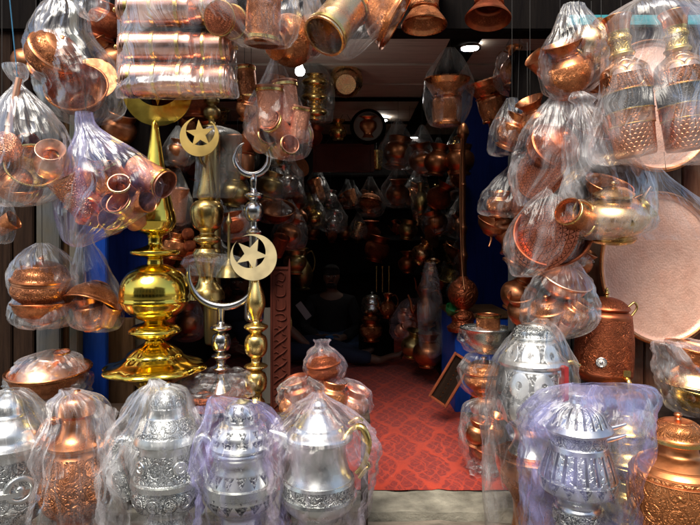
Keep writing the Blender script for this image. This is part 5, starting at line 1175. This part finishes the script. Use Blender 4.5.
# three stacked brass bowls in a bag
for i, v in enumerate((84, 99, 114)):
    place('round_pot', 315, v, 3.9, 16, ('topmost', 'middle', 'lowest')[i] + ' brass bowl of three stacked in a bag near the bulb', 'brass', (0, 0, 0), sx=1.9)
B([(50, 312, 3), (60, 312, 6), (72, 314, 14), (85, 316, 18), (105, 316, 18), (121, 316, 16), (124, 316, 8)], 3.9, 'dusty clear bag round three stacked brass bowls near the bulb', 'film_dark', seed=50, nu=48, nv=40)
place('pot', 346, 80, 4.0, 34, 'brass jar seen from below with red base near the ceiling', 'brass_cop', (-60, 0, 0), sx=1.1)
D = [
 ('pot', 338, 130, 4.6, 20, 'brass', 'small brass pot left of the round framed plate', (0, 0, 0), 1, None),
 ('round_pot', 312, 136, 4.3, 22, 'copper_red', 'dark red copper pot right of the tumbler bag', (0, 20, 0), 1, None),
 ('round_pot', 398, 152, 4.6, 30, 'copper_dull', 'copper pot below the small ceiling lamp in the middle', (0, 10, 0), 1, 20),
 ('pot', 422, 158, 4.4, 30, 'copper_dull', 'copper pot left of the dusty flared pot', (10, -10, 0), 1, 18),
 ('round_pot', 309, 202, 6.0, 18, 'brass_old', 'brass pot at the left end of the upper back shelf', (0, 0, 0), 1, 14),
 ('cup', 296, 203, 6.0, 14, 'copper_dull', 'copper cup at the far left of the upper back shelf', (0, 0, 0), 1, None),
 ('jug', 328, 200, 6.1, 20, 'brass_old', 'slim jug second on the upper back shelf', (0, 0, 0), .8, None),
 ('lidded_bowl', 347, 199, 6.1, 18, 'copper_red', 'red copper lidded bowl in the middle of the upper back shelf', (0, 0, 0), 1, 9),
 ('jug', 364, 198, 6.1, 18, 'copper_dull', 'small jug right of the red lidded bowl on the back shelf', (0, 0, 0), .8, None),
 ('pot', 398, 192, 5.0, 26, 'copper_dull', 'copper pot hanging in the middle right of the shop', (10, 0, 0), 1, 17),
 ('jug', 421, 198, 4.6, 34, 'brass_old', 'slim brass jug hanging left of the tall candlestick', (0, 0, 0), .7, 10),
 ('pot', 372, 232, 6.1, 16, 'copper_dull', 'dark copper pot on the third shelf behind the seated man', (0, 0, 0), 1, None),
 ('jug', 332, 233, 6.1, 20, 'copper_red', 'reddish jug on the third shelf above the seated man', (0, 0, 0), .8, None),
 ('jug', 358, 232, 6.1, 22, 'brass_old', 'brass jug glinting on the third shelf right of the seated man', (0, 0, 0), .8, None),
 ('pot', 345, 233, 6.1, 14, 'copper_dull', 'small dark pot on the third shelf above the seated man', (0, 0, 0), 1, None),
 ('round_pot', 312, 232, 6.1, 16, 'copper_dull', 'small dark pot at the left of the third shelf', (0, 0, 0), 1, None),
 ('round_pot', 377, 249, 5.3, 26, 'copper_red', 'large reddish copper pot hanging right of the seated man', (0, 14, 0), 1, None),
 ('plate', 433, 236, 4.2, 4, 'copper_dull', 'dark copper dish hanging at the right wall', (70, 0, 50), 6, None),
 ('round_pot', 408, 230, 4.8, 20, 'brass_old', 'small brass pot at the right wall below the hanging pots', (0, 10, 0), 1, None),
 ('pot', 424, 252, 4.6, 26, 'brass_cop', 'brass pot with a bright glint at the right wall', (10, 20, 0), 1, None),
 ('round_pot', 436, 222, 4.3, 24, 'copper_dull', 'dull copper pot beside the candlestick shaft', (0, -20, 0), 1, 15),
 ('pot', 440, 196, 4.2, 28, 'copper_red', 'orange copper pot left of the candlestick shaft', (10, 30, 0), 1, None),
 ('pot', 408, 262, 5.0, 22, 'copper_dull', 'dark pot above the row of metal rods', (0, 0, 0), 1, None),
 ('round_pot', 432, 270, 4.4, 20, 'brass_cop', 'small pot with orange glint at the right wall', (20, 0, 0), 1, None),
 ('jug', 425, 286, 4.4, 30, 'copper_red', 'dark copper jug above the heap of wrapped copper balls', (0, 0, 0), .8, None),
 ('pot', 438, 160, 4.0, 30, 'copper_dull', 'dark copper pot under the dusty flared pot', (0, 10, 0), 1, None),
 ('round_pot', 460, 160, 3.9, 30, 'copper_dull', 'dark copper pot behind the candlestick top', (0, 0, 0), 1, None),
 ('jug', 303, 268, 5.4, 44, 'brass_old', 'tall brass jug left of the seated man', (0, 0, 0), .7, None),
 ('jug', 276, 150, 3.6, 34, 'brass_old', 'old brass jug behind the tumbler bag', (0, 0, 0), .8, None),
 ('round_pot', 270, 186, 3.5, 28, 'brass_old', 'old brass pot right of the silvery crescent', (0, 14, 0), 1, 18),
 ('pot', 286, 180, 3.9, 28, 'steel_old', 'greyish pot in a bag right of the silvery crescent', (0, -14, 0), 1, 18),
 ('bowl', 276, 214, 3.6, 16, 'copper_dull', 'dark copper bowl above the carved red board', (30, 10, 0), 1.2, 18),
 ('pot', 290, 232, 3.9, 30, 'copper_dull', 'dark copper pot right above the carved red board', (0, 20, 0), 1, 18),
 ('cup', 279, 246, 3.5, 22, 'copper_red', 'red copper cup behind the top of the carved board', (20, 20, 0), 1, None),
 ('round_pot', 295, 262, 4.2, 24, 'brass_old', 'brass pot beside the top of the carved board', (0, 0, 0), 1, None),
 ('plate', 300, 165, 4.3, 4, 'copper_dull', 'dark copper dish left of the dark red case', (70, 0, 40), 6, None),
 ('pot', 297, 216, 4.6, 24, 'copper_dull', 'dim pot at the left wall below the upper shelf', (0, 0, 0), 1, None),
 ('round_pot', 196, 104, 2.9, 30, 'copper_red', 'dark red copper pot left of the old brass knob', (0, 0, 0), 1.2, None),
 ('mug', 246, 84, 2.8, 34, 'copper_floral', 'copper mug in a bag right of the big canister bag', (0, -6, 0), .85, None),
 ('round_pot', 250, 108, 2.8, 26, 'copper', 'copper pot right below the copper mug', (20, 10, 0), 1.1, None),
 ('round_pot', 178, 152, 2.75, 24, 'copper_dull', 'dark copper pot between golden spire and bright star', (0, 10, 0), 1, 17),
 ('ball', 188, 234, 2.72, 12, 'copper_red', 'round red copper bead, upper one between the golden finial and the old column', (0, 0, 0), 1, None),
 ('ball', 190, 246, 2.72, 12, 'copper_red', 'round red copper bead, second from top between the golden finial and the old column', (0, 0, 0), 1, None),
 ('ball', 189, 264, 2.72, 12, 'copper_red', 'round red copper bead, lowest between the golden finial and the old column', (0, 0, 0), 1, None),
 ('cup', 178, 205, 2.75, 34, 'copper_pink', 'pinkish copper cup right of the golden cup bulb', (10, 6, 0), .8, 15),
 ('round_pot', 176, 246, 2.75, 26, 'copper', 'copper pot right of the golden upper disc', (0, 10, 0), 1, None),
 ('bowl', 186, 284, 2.8, 20, 'copper_dull', 'dark copper bowl right of the golden ball', (20, 0, 0), 1.1, None),
 ('pot', 235, 190, 2.95, 34, 'brass_old', 'dark brass pot between the two finial columns', (0, 10, 0), 1, None),
 ('round_pot', 236, 226, 2.95, 28, 'copper_red', 'dark copper pot above the spear finial', (0, -10, 0), 1, 18),
 ('jug', 276, 330, 3.4, 50, 'brass_old', 'dark jug behind the carved board', (0, 0, 0), .8, None),
 ('planter', 240, 158, 3.0, 40, 'copper_dull', 'flared dark copper pot behind the silvery crescent', (0, 0, 0), 1, None),
 ('pot', 110, 96, 2.7, 44, 'copper_dull', 'dark copper pot behind the golden crescent on the left', (0, 30, 0), 1, None),
 ('round_pot', 140, 150, 2.72, 34, 'copper_dull', 'dark copper pot left of the golden spire', (0, 10, 0), 1, None),
 ('round_pot', 276, 92, 2.9, 30, 'copper_dull', 'dim pot beside the neck of the tumbler bag', (0, 10, 0), 1, None),
]
for k_, u_, v_, Y_, h_, m_, l_, r_, s_, sk in D: dim(k_, u_, v_, Y_, h_, m_, l_, r_, s_, sk)
# extra dim wares hung on the side walls, row by row
rnd = random.Random(21)
row_n = ['top', 'second', 'third', 'fourth', 'fifth']
col_n = ['nearest the street', 'second from street', 'third from street', 'fourth from street', 'fifth from street', 'farthest in']
for side in (-1, 1):
    for r_ in range(5):
        for c_ in range(6):
            Y_ = 3.3 + c_ * .5 + rnd.uniform(-.12, .12)
            x_ = -1.2 + rnd.uniform(0, .12) if side < 0 else 1.06 - rnd.uniform(0, .12)
            if side > 0 and Y_ < 4.45: continue
            z_ = 1.95 - r_ * .34 + rnd.uniform(-.05, .05)
            u_ = 350 + x_ / Y_ * K; v_ = 240 - (z_ - EYE) / Y_ * K
            k_ = rnd.choice(['pot', 'round_pot', 'jug', 'bowl', 'cup', 'pot', 'lidded_bowl']); m_ = rnd.choice(['copper_dull', 'copper_red', 'brass_old', 'copper', 'brass'])
            h_ = rnd.uniform(.16, .24) * K / Y_
            mn = {'copper_dull': 'dull copper', 'copper_red': 'red copper', 'brass_old': 'old brass', 'copper': 'shiny copper', 'brass': 'brass'}[m_]
            dim(k_, u_, v_, Y_, h_, m_, f"{mn} {k_.replace('_', ' ')} on the {'left' if side < 0 else 'right'} inner wall, {row_n[r_]} row, {col_n[c_]}", (rnd.uniform(-20, 20), rnd.uniform(-30, 30), 0), 1, None if rnd.random() < .5 else h_ * .62)
# wares on cords from the ceiling, crossing the shop
rn = ['row under the ceiling', 'second row', 'third row']
for r_ in range(3):
    for c_ in range(8):
        if r_ == 0 and c_ in (1, 2, 3): continue
        Y_ = rnd.uniform(4.6, 6.0); u_ = 292 + c_ * 20.5 + rnd.uniform(-5, 5); v_ = (158, 196, 224)[r_] + rnd.uniform(-9, 9)
        if abs(u_ - 345) < 30 and v_ < 182: continue
        k_ = rnd.choice(['pot', 'round_pot', 'cup', 'jug', 'lidded_bowl']); m_ = rnd.choice(['copper', 'brass', 'copper_red', 'brass_cop', 'silver'])
        h_ = rnd.uniform(15, 24); mn = {'copper_red': 'red copper', 'copper': 'copper', 'brass': 'brass', 'brass_cop': 'golden copper', 'silver': 'silvery'}[m_]
        o_ = dim(k_, u_, v_, Y_, h_, m_, f"{mn} {k_.replace('_', ' ')} deep inside the shop, {rn[r_]}, number {c_ + 1} from the left".replace('number 1 from the left', 'leftmost').replace('number 8 from the left', 'rightmost').replace('number 2', 'second').replace('number 3', 'third').replace('number 4', 'fourth').replace('number 5', 'fifth').replace('number 6', 'sixth').replace('number 7', 'seventh'), (rnd.uniform(-15, 15), rnd.uniform(-25, 25), 0), 1, None if rnd.random() < .35 else h_ * .62)
# floor wares at the back right
place('lidded_bowl', 372, 306, 5.1, 30, 'silver lidded jar with a domed top standing right of the seated man', 'silver', sx=.75)
t = empty('crate', W(371, 338, 5.15)); t.location.z = .006; tag(t, 'dark low crate under the silver jar at the back', 'crate')
box('crate_box', -.11, .11, -.1, .1, 0, W(371, 321, 5.15).z - .008, 'wood_black', t, origin=(0, 0, 0))
place('round_pot', 371, 330, 4.95, 22, 'copper pot with bright glint below the silver jar', 'copper', sx=1.1)
place('round_pot', 370, 318, 4.98, 12, 'small copper pot between silver jar and floor pot', 'copper', sx=1.3)
for i, u_ in enumerate((376.5, 382.5, 389)):
    t = empty('metal_rod', W(u_, 292, 5.2)); tag(t, ('left', 'middle', 'right')[i] + ' one of three upright bright metal rods at the back', 'rod')
    tube('rod', [(0, 0, 0), (0, 0, S(26, 5.2))], .007, 'brass', t, 8)
t = empty('rod_box', W(383, 322, 5.25)); tag(t, 'dark box the three bright metal rods stand in', 'box')
box('box_body', -.10, .10, -.04, .1, -.75 + .72, S(31, 5.25), 'wood_black', t, origin=(0, 0, 0)); t.location.z = .036
place('jug', 388, 305, 4.9, 26, 'small copper jug with diamond glints right of the silver jar', 'copper', (0, 0, 0))
hp = [(404, 316), (413, 312), (420, 319), (408, 325), (417, 327), (425, 325), (402, 330), (412, 334)]
pos_ = ['far left', 'top', 'upper right', 'middle left', 'middle', 'far right', 'lower left', 'lowest']
for i, (u_, v_) in enumerate(hp):
    place('round_pot', u_, v_, 4.6, 13, pos_[i] + ' little round copper pot in the wrapped heap at the right wall', 'copper_pink', (rnd.uniform(-40, 40), rnd.uniform(-50, 50), 0), sx=1.1)
B([(298, 412, 5), (304, 412, 12), (314, 413, 20), (326, 414, 24), (336, 413, 22), (341, 412, 12)], 4.6, 'glossy bag round the heap of little copper pots at the right wall', 'film_pink', seed=51, nu=48, nv=36)
place('pot', 414, 344, 4.4, 28, 'old brass pot on the floor below the wrapped heap', 'brass_old', (10, 10, 0))
place('pot', 428, 350, 4.2, 34, 'dark copper pot on the floor left of the blue cabinet', 'copper_dull', (0, 0, 0))
place('jug', 426, 306, 4.3, 40, 'dark wrapped jug left of the blue cabinet', 'copper_dull', (0, 0, 0))
B([(262, 430, 5), (275, 430, 8), (300, 430, 12), (330, 431, 13), (350, 432, 11), (358, 432, 4)], 4.1, 'long dusty clear bag hanging left of the blue cabinet', 'film_dark', seed=52, nu=48, nv=40)
t = empty('side_ledge', (.93, 4.9, 0)); tag(t, 'low dark ledge along the right inner wall', 'ledge')
box('ledge_top', -.16, .27, -.65, 1.45, 0, .28, 'wood_black', t, origin=(0, 0, 0))

# ------------------------------------------------------------------ people
def skinmesh(name, nodes, edges, mat, parent, sub=2):
    me = bpy.data.meshes.new(name); keys = list(nodes); me.from_pydata([nodes[k][0] for k in keys], [(keys.index(a), keys.index(b)) for a, b in edges], [])
    o = bpy.data.objects.new(name, me); COL.objects.link(o); me.materials.append(M[mat])
    md = o.modifiers.new('skin', 'SKIN'); md.use_smooth_shade = True
    sv = me.skin_vertices[0].data if me.skin_vertices else None
    if sv is None:
        me.skin_vertices  # created by the modifier
    for i, k in enumerate(keys):
        r = nodes[k][1]; r = r if isinstance(r, tuple) else (r, r)
        me.skin_vertices[0].data[i].radius = r
        me.skin_vertices[0].data[i].use_root = (i == 0)
    sb = o.modifiers.new('sub', 'SUBSURF'); sb.levels = sub; sb.render_levels = sub
    dg = bpy.context.evaluated_depsgraph_get(); ev = o.evaluated_get(dg); m2 = bpy.data.meshes.new_from_object(ev)
    o.modifiers.clear(); o.data = m2
    m2.polygons.foreach_set('use_smooth', [True] * len(m2.polygons))
    if parent: o.parent = parent
    return o
def bone_chain(nodes, edges, names): 
    for a, b in zip(names[:-1], names[1:]): edges.append((a, b))
def hand(nodes, edges, wrist, tag_, P0, dirv, side, curl):
    """palm + five bent fingers grown off the wrist node; dirv forward, side = thumb side, curl = bend direction"""
    d = Vector(dirv).normalized(); s = Vector(side).normalized(); c = Vector(curl).normalized(); P0 = Vector(P0)
    nodes[tag_ + 'palm'] = (P0 + d * .05, (.034, .016)); edges.append((wrist, tag_ + 'palm'))
    for i, (off, ln) in enumerate(((.027, .068), (.009, .078), (-.009, .072), (-.026, .056))):
        b = P0 + d * .085 + s * off
        k = [tag_ + 'f%d%d' % (i, j) for j in range(4)]
        nodes[k[0]] = (b, .0105); nodes[k[1]] = (b + d * ln * .42 + c * ln * .15, .009); nodes[k[2]] = (b + d * ln * .7 + c * ln * .42, .0082); nodes[k[3]] = (b + d * ln * .8 + c * ln * .72, .007)
        edges.append((tag_ + 'palm', k[0])); bone_chain(nodes, edges, k)
    k = [tag_ + 't%d' % j for j in range(3)]
    nodes[k[0]] = (P0 + d * .025 + s * .034, .0135); nodes[k[1]] = (P0 + d * .055 + s * .055 + c * .01, .011); nodes[k[2]] = (P0 + d * .085 + s * .055 + c * .025, .009)
    edges.append((wrist, k[0])); bone_chain(nodes, edges, k)

def head_mesh(parent, loc, scale=1.0, rot=(0, 0, 0)):
    """face details as children; faces -Y"""
    def ell(name, c, r, mat, rr=(0, 0, 0), seg=20):
        o = lathe(name, [(0, -1), (.5, -.87), (.87, -.5), (1, 0), (.87, .5), (.5, .87), (0, 1)], mat, parent, seg, n=3)
        o.scale = [q * scale for q in r]; o.location = Vector(loc) + Euler([R(a) for a in rot]).to_matrix() @ (Vector(c) * scale); o.rotation_euler = [R(a + b) for a, b in zip(rr, rot)]
        return o
    ell('hair', (0, .018, .045), (.082, .098, .082), 'hair')
    ell('hair', (.012, -.040, .092), (.062, .045, .026), 'hair', (0, 10, 0)); ell('hair', (-.03, -.03, .094), (.045, .05, .026), 'hair', (0, -16, 0))
    for s in (-1, 1):
        ell('eye', (s * .031, -.083, .012), (.0135, .009, .008), 'eye'); ell('iris', (s * .031, -.0905, .012), (.006, .003, .006), 'pupil')
        ell('eyebrow', (s * .032, -.089, .033), (.019, .006, .004), 'hair')
    ell('beard', (0, -.052, -.078), (.05, .042, .03), 'hair'); ell('moustache', (0, -.094, -.036), (.026, .008, .006), 'hair'); ell('mouth', (0, -.095, -.047), (.021, .007, .005), 'lip')

def man(name, label, Y, uu, turn, nodes_shift, leg_mat, pose):
    pass

# seated man, cross-legged and facing the street
hip = Vector((-.18, 5.55, .10))
t = empty('person', (hip.x, hip.y, 0)); tag(t, 'bearded man in a black shirt and jeans sitting cross-legged at the back, holding something blue', 'person')
def V(x, y, z): return Vector((x, y, z))
body = {
 'pelvis': (V(0, 0, .12), (.15, .11)), 'waist': (V(0, -.01, .27), (.135, .10)), 'chest': (V(0, -.03, .42), (.16, .105)), 'top': (V(0, -.03, .52), (.12, .08)),
 'neck': (V(0, -.04, .60), .052), 'chin': (V(0, -.065, .665), (.055, .065)), 'head': (V(0, -.055, .735), (.074, .088)), 'crown': (V(0, -.045, .80), (.066, .08)), 'nose': (V(0, -.153, .722), .012),
 'earL': (V(-.083, -.045, .73), (.008, .018)), 'earR': (V(.083, -.045, .73), (.008, .018)),
 'shL': (V(-.185, -.03, .50), .055), 'elL': (V(-.27, -.12, .26), .042), 'wrL': (V(-.10, -.30, .17), .027),
 'shR': (V(.185, -.03, .50), .055), 'elR': (V(.27, -.12, .26), .042), 'wrR': (V(.10, -.30, .17), .027),
 'thL': (V(-.11, -.03, .10), .085), 'knL': (V(-.40, -.30, .12), .062), 'anL': (V(-.02, -.42, .05), .04), 'toL': (V(.14, -.48, .035), (.045, .026)),
 'thR': (V(.11, -.03, .10), .085), 'knR': (V(.40, -.30, .12), .062), 'anR': (V(.04, -.32, .06), .04), 'toR': (V(-.12, -.36, .04), (.045, .026))}
E_ = []
bone_chain(body, E_, ['pelvis', 'waist', 'chest', 'top', 'neck', 'chin', 'head', 'crown']); E_ += [('head', 'nose'), ('head', 'earL'), ('head', 'earR'), ('top', 'shL'), ('top', 'shR')]
bone_chain(body, E_, ['shL', 'elL', 'wrL']); bone_chain(body, E_, ['shR', 'elR', 'wrR'])
for s in 'LR': E_.append(('pelvis', 'th' + s)); bone_chain(body, E_, ['th' + s, 'kn' + s, 'an' + s, 'to' + s])
hand(body, E_, 'wrL', 'hL', body['wrL'][0], (.8, -.55, -.05), (0, .1, 1), (.5, .6, -.3))
hand(body, E_, 'wrR', 'hR', body['wrR'][0], (-.8, -.55, -.05), (0, .1, 1), (-.5, .6, -.3))
skinmesh('body', body, E_, 'skin', t)
def sub_garment(name, keys, edges, grow, mat, parent, src):
    nd = {}
    for k in keys:
        r = src[k][1]; r = r if isinstance(r, tuple) else (r, r); nd[k] = (src[k][0], (r[0] + grow, r[1] + grow))
    return skinmesh(name, nd, edges, mat, parent)
body['wrL2'] = (body['elL'][0].lerp(body['wrL'][0], .85), .034); body['wrR2'] = (body['elR'][0].lerp(body['wrR'][0], .85), .034)
body['neck2'] = (V(0, -.04, .585), (.05, .045))
sub_garment('shirt', ['pelvis', 'waist', 'chest', 'top', 'neck2', 'shL', 'elL', 'wrL2', 'shR', 'elR', 'wrR2'],
            [('pelvis', 'waist'), ('waist', 'chest'), ('chest', 'top'), ('top', 'neck2'), ('top', 'shL'), ('shL', 'elL'), ('elL', 'wrL2'), ('top', 'shR'), ('shR', 'elR'), ('elR', 'wrR2')], .016, 'black_cloth', t, body)
sub_garment('trousers', ['pelvis', 'thL', 'knL', 'anL', 'thR', 'knR', 'anR'], [('pelvis', 'thL'), ('thL', 'knL'), ('knL', 'anL'), ('pelvis', 'thR'), ('thR', 'knR'), ('knR', 'anR')], .018, 'jeans', t, body)
head_mesh(t, (0, -.058, .735))
t.location = (hip.x, hip.y, .005)
c_ = empty('blue_cloth', (hip.x - .005, hip.y - .40, .115)); tag(c_, 'small blue packet held in the hands of the seated man', 'packet')
box('packet', -.035, .035, -.02, .02, 0, .11, 'blue_card', c_, origin=(0, 0, 0))

# second person lounging on the left, legs stretched along the floor towards the right
t = empty('person', (-.80, 5.0, .005)); tag(t, 'person in dark jeans lounging at the left, bare foot stretched to the right', 'person')
b2 = {
 'pelvis': (V(-.02, .0, .13), (.14, .12)), 'waist': (V(-.10, .02, .26), (.13, .10)), 'chest': (V(-.16, .03, .40), (.155, .10)), 'top': (V(-.18, .03, .50), (.12, .08)),
 'neck': (V(-.19, .02, .58), .052), 'chin': (V(-.18, -.01, .645), (.055, .065)), 'head': (V(-.18, 0, .715), (.074, .088)), 'crown': (V(-.18, .01, .78), (.066, .08)), 'nose': (V(-.18, -.10, .70), .012),
 'earL': (V(-.263, 0, .71), (.008, .018)), 'earR': (V(-.097, 0, .71), (.008, .018)),
 'shL': (V(-.35, .02, .48), .055), 'elL': (V(-.40, -.12, .25), .042), 'wrL': (V(-.22, -.26, .20), .027),
 'shR': (V(-.0, .0, .47), .055), 'elR': (V(.30, -.10, .30), .046), 'wrR': (V(.46, -.14, .16), .030),
 'thL': (V(.08, -.08, .12), .085), 'knL': (V(.55, -.14, .14), .064), 'anL': (V(1.0, -.12, .07), .042), 'heL': (V(1.06, -.12, .05), .036), 'baL': (V(1.15, -.16, .10), (.044, .028)), 'toL': (V(1.22, -.18, .12), (.046, .018)),
 'thR': (V(.08, .10, .12), .085), 'knR': (V(.50, .16, .16), .064), 'anR': (V(.90, .06, .07), .042), 'toR': (V(1.02, .04, .13), (.044, .024))}
E2 = []
bone_chain(b2, E2, ['pelvis', 'waist', 'chest', 'top', 'neck', 'chin', 'head', 'crown']); E2 += [('head', 'nose'), ('head', 'earL'), ('head', 'earR'), ('top', 'shL'), ('top', 'shR')]
bone_chain(b2, E2, ['shL', 'elL', 'wrL']); bone_chain(b2, E2, ['shR', 'elR', 'wrR'])
E2 += [('pelvis', 'thL'), ('pelvis', 'thR')]; bone_chain(b2, E2, ['thL', 'knL', 'anL', 'heL', 'baL', 'toL']); bone_chain(b2, E2, ['thR', 'knR', 'anR', 'toR'])
for i in range(5):
    k = 'tt%d' % i; b2[k] = (b2['toL'][0] + V(.035 - .004 * i, -.02 + .0, .030 - .017 * i), .011 - .0008 * i); E2.append(('toL', k))
hand(b2, E2, 'wrL', 'hL', b2['wrL'][0], (.9, -.3, -.05), (0, .1, 1), (.3, .5, -.5))
hand(b2, E2, 'wrR', 'hR', b2['wrR'][0], (.75, -.3, -.4), (0, -.6, .7), (.2, .1, -.9))
skinmesh('body', b2, E2, 'skin', t)
b2['slL'] = (b2['shL'][0].lerp(b2['elL'][0], .6), .05); b2['slR'] = (b2['shR'][0].lerp(b2['elR'][0], .45), .054); b2['neck2'] = (V(-.188, .02, .55), (.062, .055))
sub_garment('shirt', ['pelvis', 'waist', 'chest', 'top', 'neck2', 'shL', 'slL', 'shR', 'slR'], [('pelvis', 'waist'), ('waist', 'chest'), ('chest', 'top'), ('top', 'neck2'), ('top', 'shL'), ('shL', 'slL'), ('top', 'shR'), ('shR', 'slR')], .016, 'jeans_dark', t, b2)
sub_garment('trousers', ['pelvis', 'thL', 'knL', 'anL', 'thR', 'knR', 'anR'], [('pelvis', 'thL'), ('thL', 'knL'), ('knL', 'anL'), ('pelvis', 'thR'), ('thR', 'knR'), ('knR', 'anR')], .018, 'jeans_dark', t, b2)
head_mesh(t, (-.18, .0, .715))
c_ = empty('white_paper', W(309, 318, 4.86)); tag(c_, 'folded white paper beside the bare arm at the left', 'paper')
o = box('paper', -.03, .03, -.004, .004, 0, .16, 'white_cloth', c_, origin=(0, 0, 0)); c_.rotation_euler = (R(-10), R(-38), 0)

# ================================================================== LIGHT AND CAMERA
w = bpy.data.worlds.new('World'); scene.world = w; w.use_nodes = True
nt = w.node_tree; bg = nt.nodes['Background']
sky = nt.nodes.new('ShaderNodeTexSky'); sky.sky_type = 'NISHITA'; sky.sun_disc = False
SUN_EL, SUN_AZ = 56, 200      # azimuth clockwise from +Y: the sun stands behind and left of the camera
sky.sun_elevation = R(SUN_EL); sky.sun_rotation = R(SUN_AZ)
sky.air_density = 1.0; sky.dust_density = 2.5; sky.ozone_density = .6
nt.links.new(sky.outputs[0], bg.inputs[0]); bg.inputs[1].default_value = .14
sd = bpy.data.lights.new('sun', 'SUN'); sd.energy = 3.9; sd.angle = R(36); sd.color = (1, .93, .81)
so = bpy.data.objects.new('sun', sd); COL.objects.link(so); so.location = (0, 0, 6)
d = Vector((math.sin(R(SUN_AZ)) * math.cos(R(SUN_EL)), math.cos(R(SUN_AZ)) * math.cos(R(SUN_EL)), math.sin(R(SUN_EL))))
so.rotation_euler = d.to_track_quat('Z', 'Y').to_euler()
cd = bpy.data.cameras.new('camera'); cam = bpy.data.objects.new('camera', cd); COL.objects.link(cam)
cam.location = (0, 0, EYE); cam.rotation_euler = (R(90), 0, 0)
cd.sensor_width = 36; cd.lens = 36 * K / 700; cd.shift_y = -22.5 / 700; cd.clip_start = .05; cd.clip_end = 500
scene.camera = cam
scene.view_settings.view_transform = 'Standard'; scene.view_settings.look = 'None'
scene.view_settings.gamma = 1; scene.view_settings.use_curve_mapping = False; scene.view_settings.exposure = .5
cy = scene.cycles
scene.render.engine = 'CYCLES'
cy.use_denoising = True; cy.denoiser = 'OPENIMAGEDENOISE'; cy.denoising_input_passes = 'RGB_ALBEDO_NORMAL'
cy.max_bounces = 8; cy.transparent_max_bounces = 28; cy.use_adaptive_sampling = True; cy.adaptive_threshold = .025; cy.glossy_bounces = 4; cy.diffuse_bounces = 3; cy.transmission_bounces = 6
cy.sample_clamp_indirect = 6; cy.caustics_reflective = True
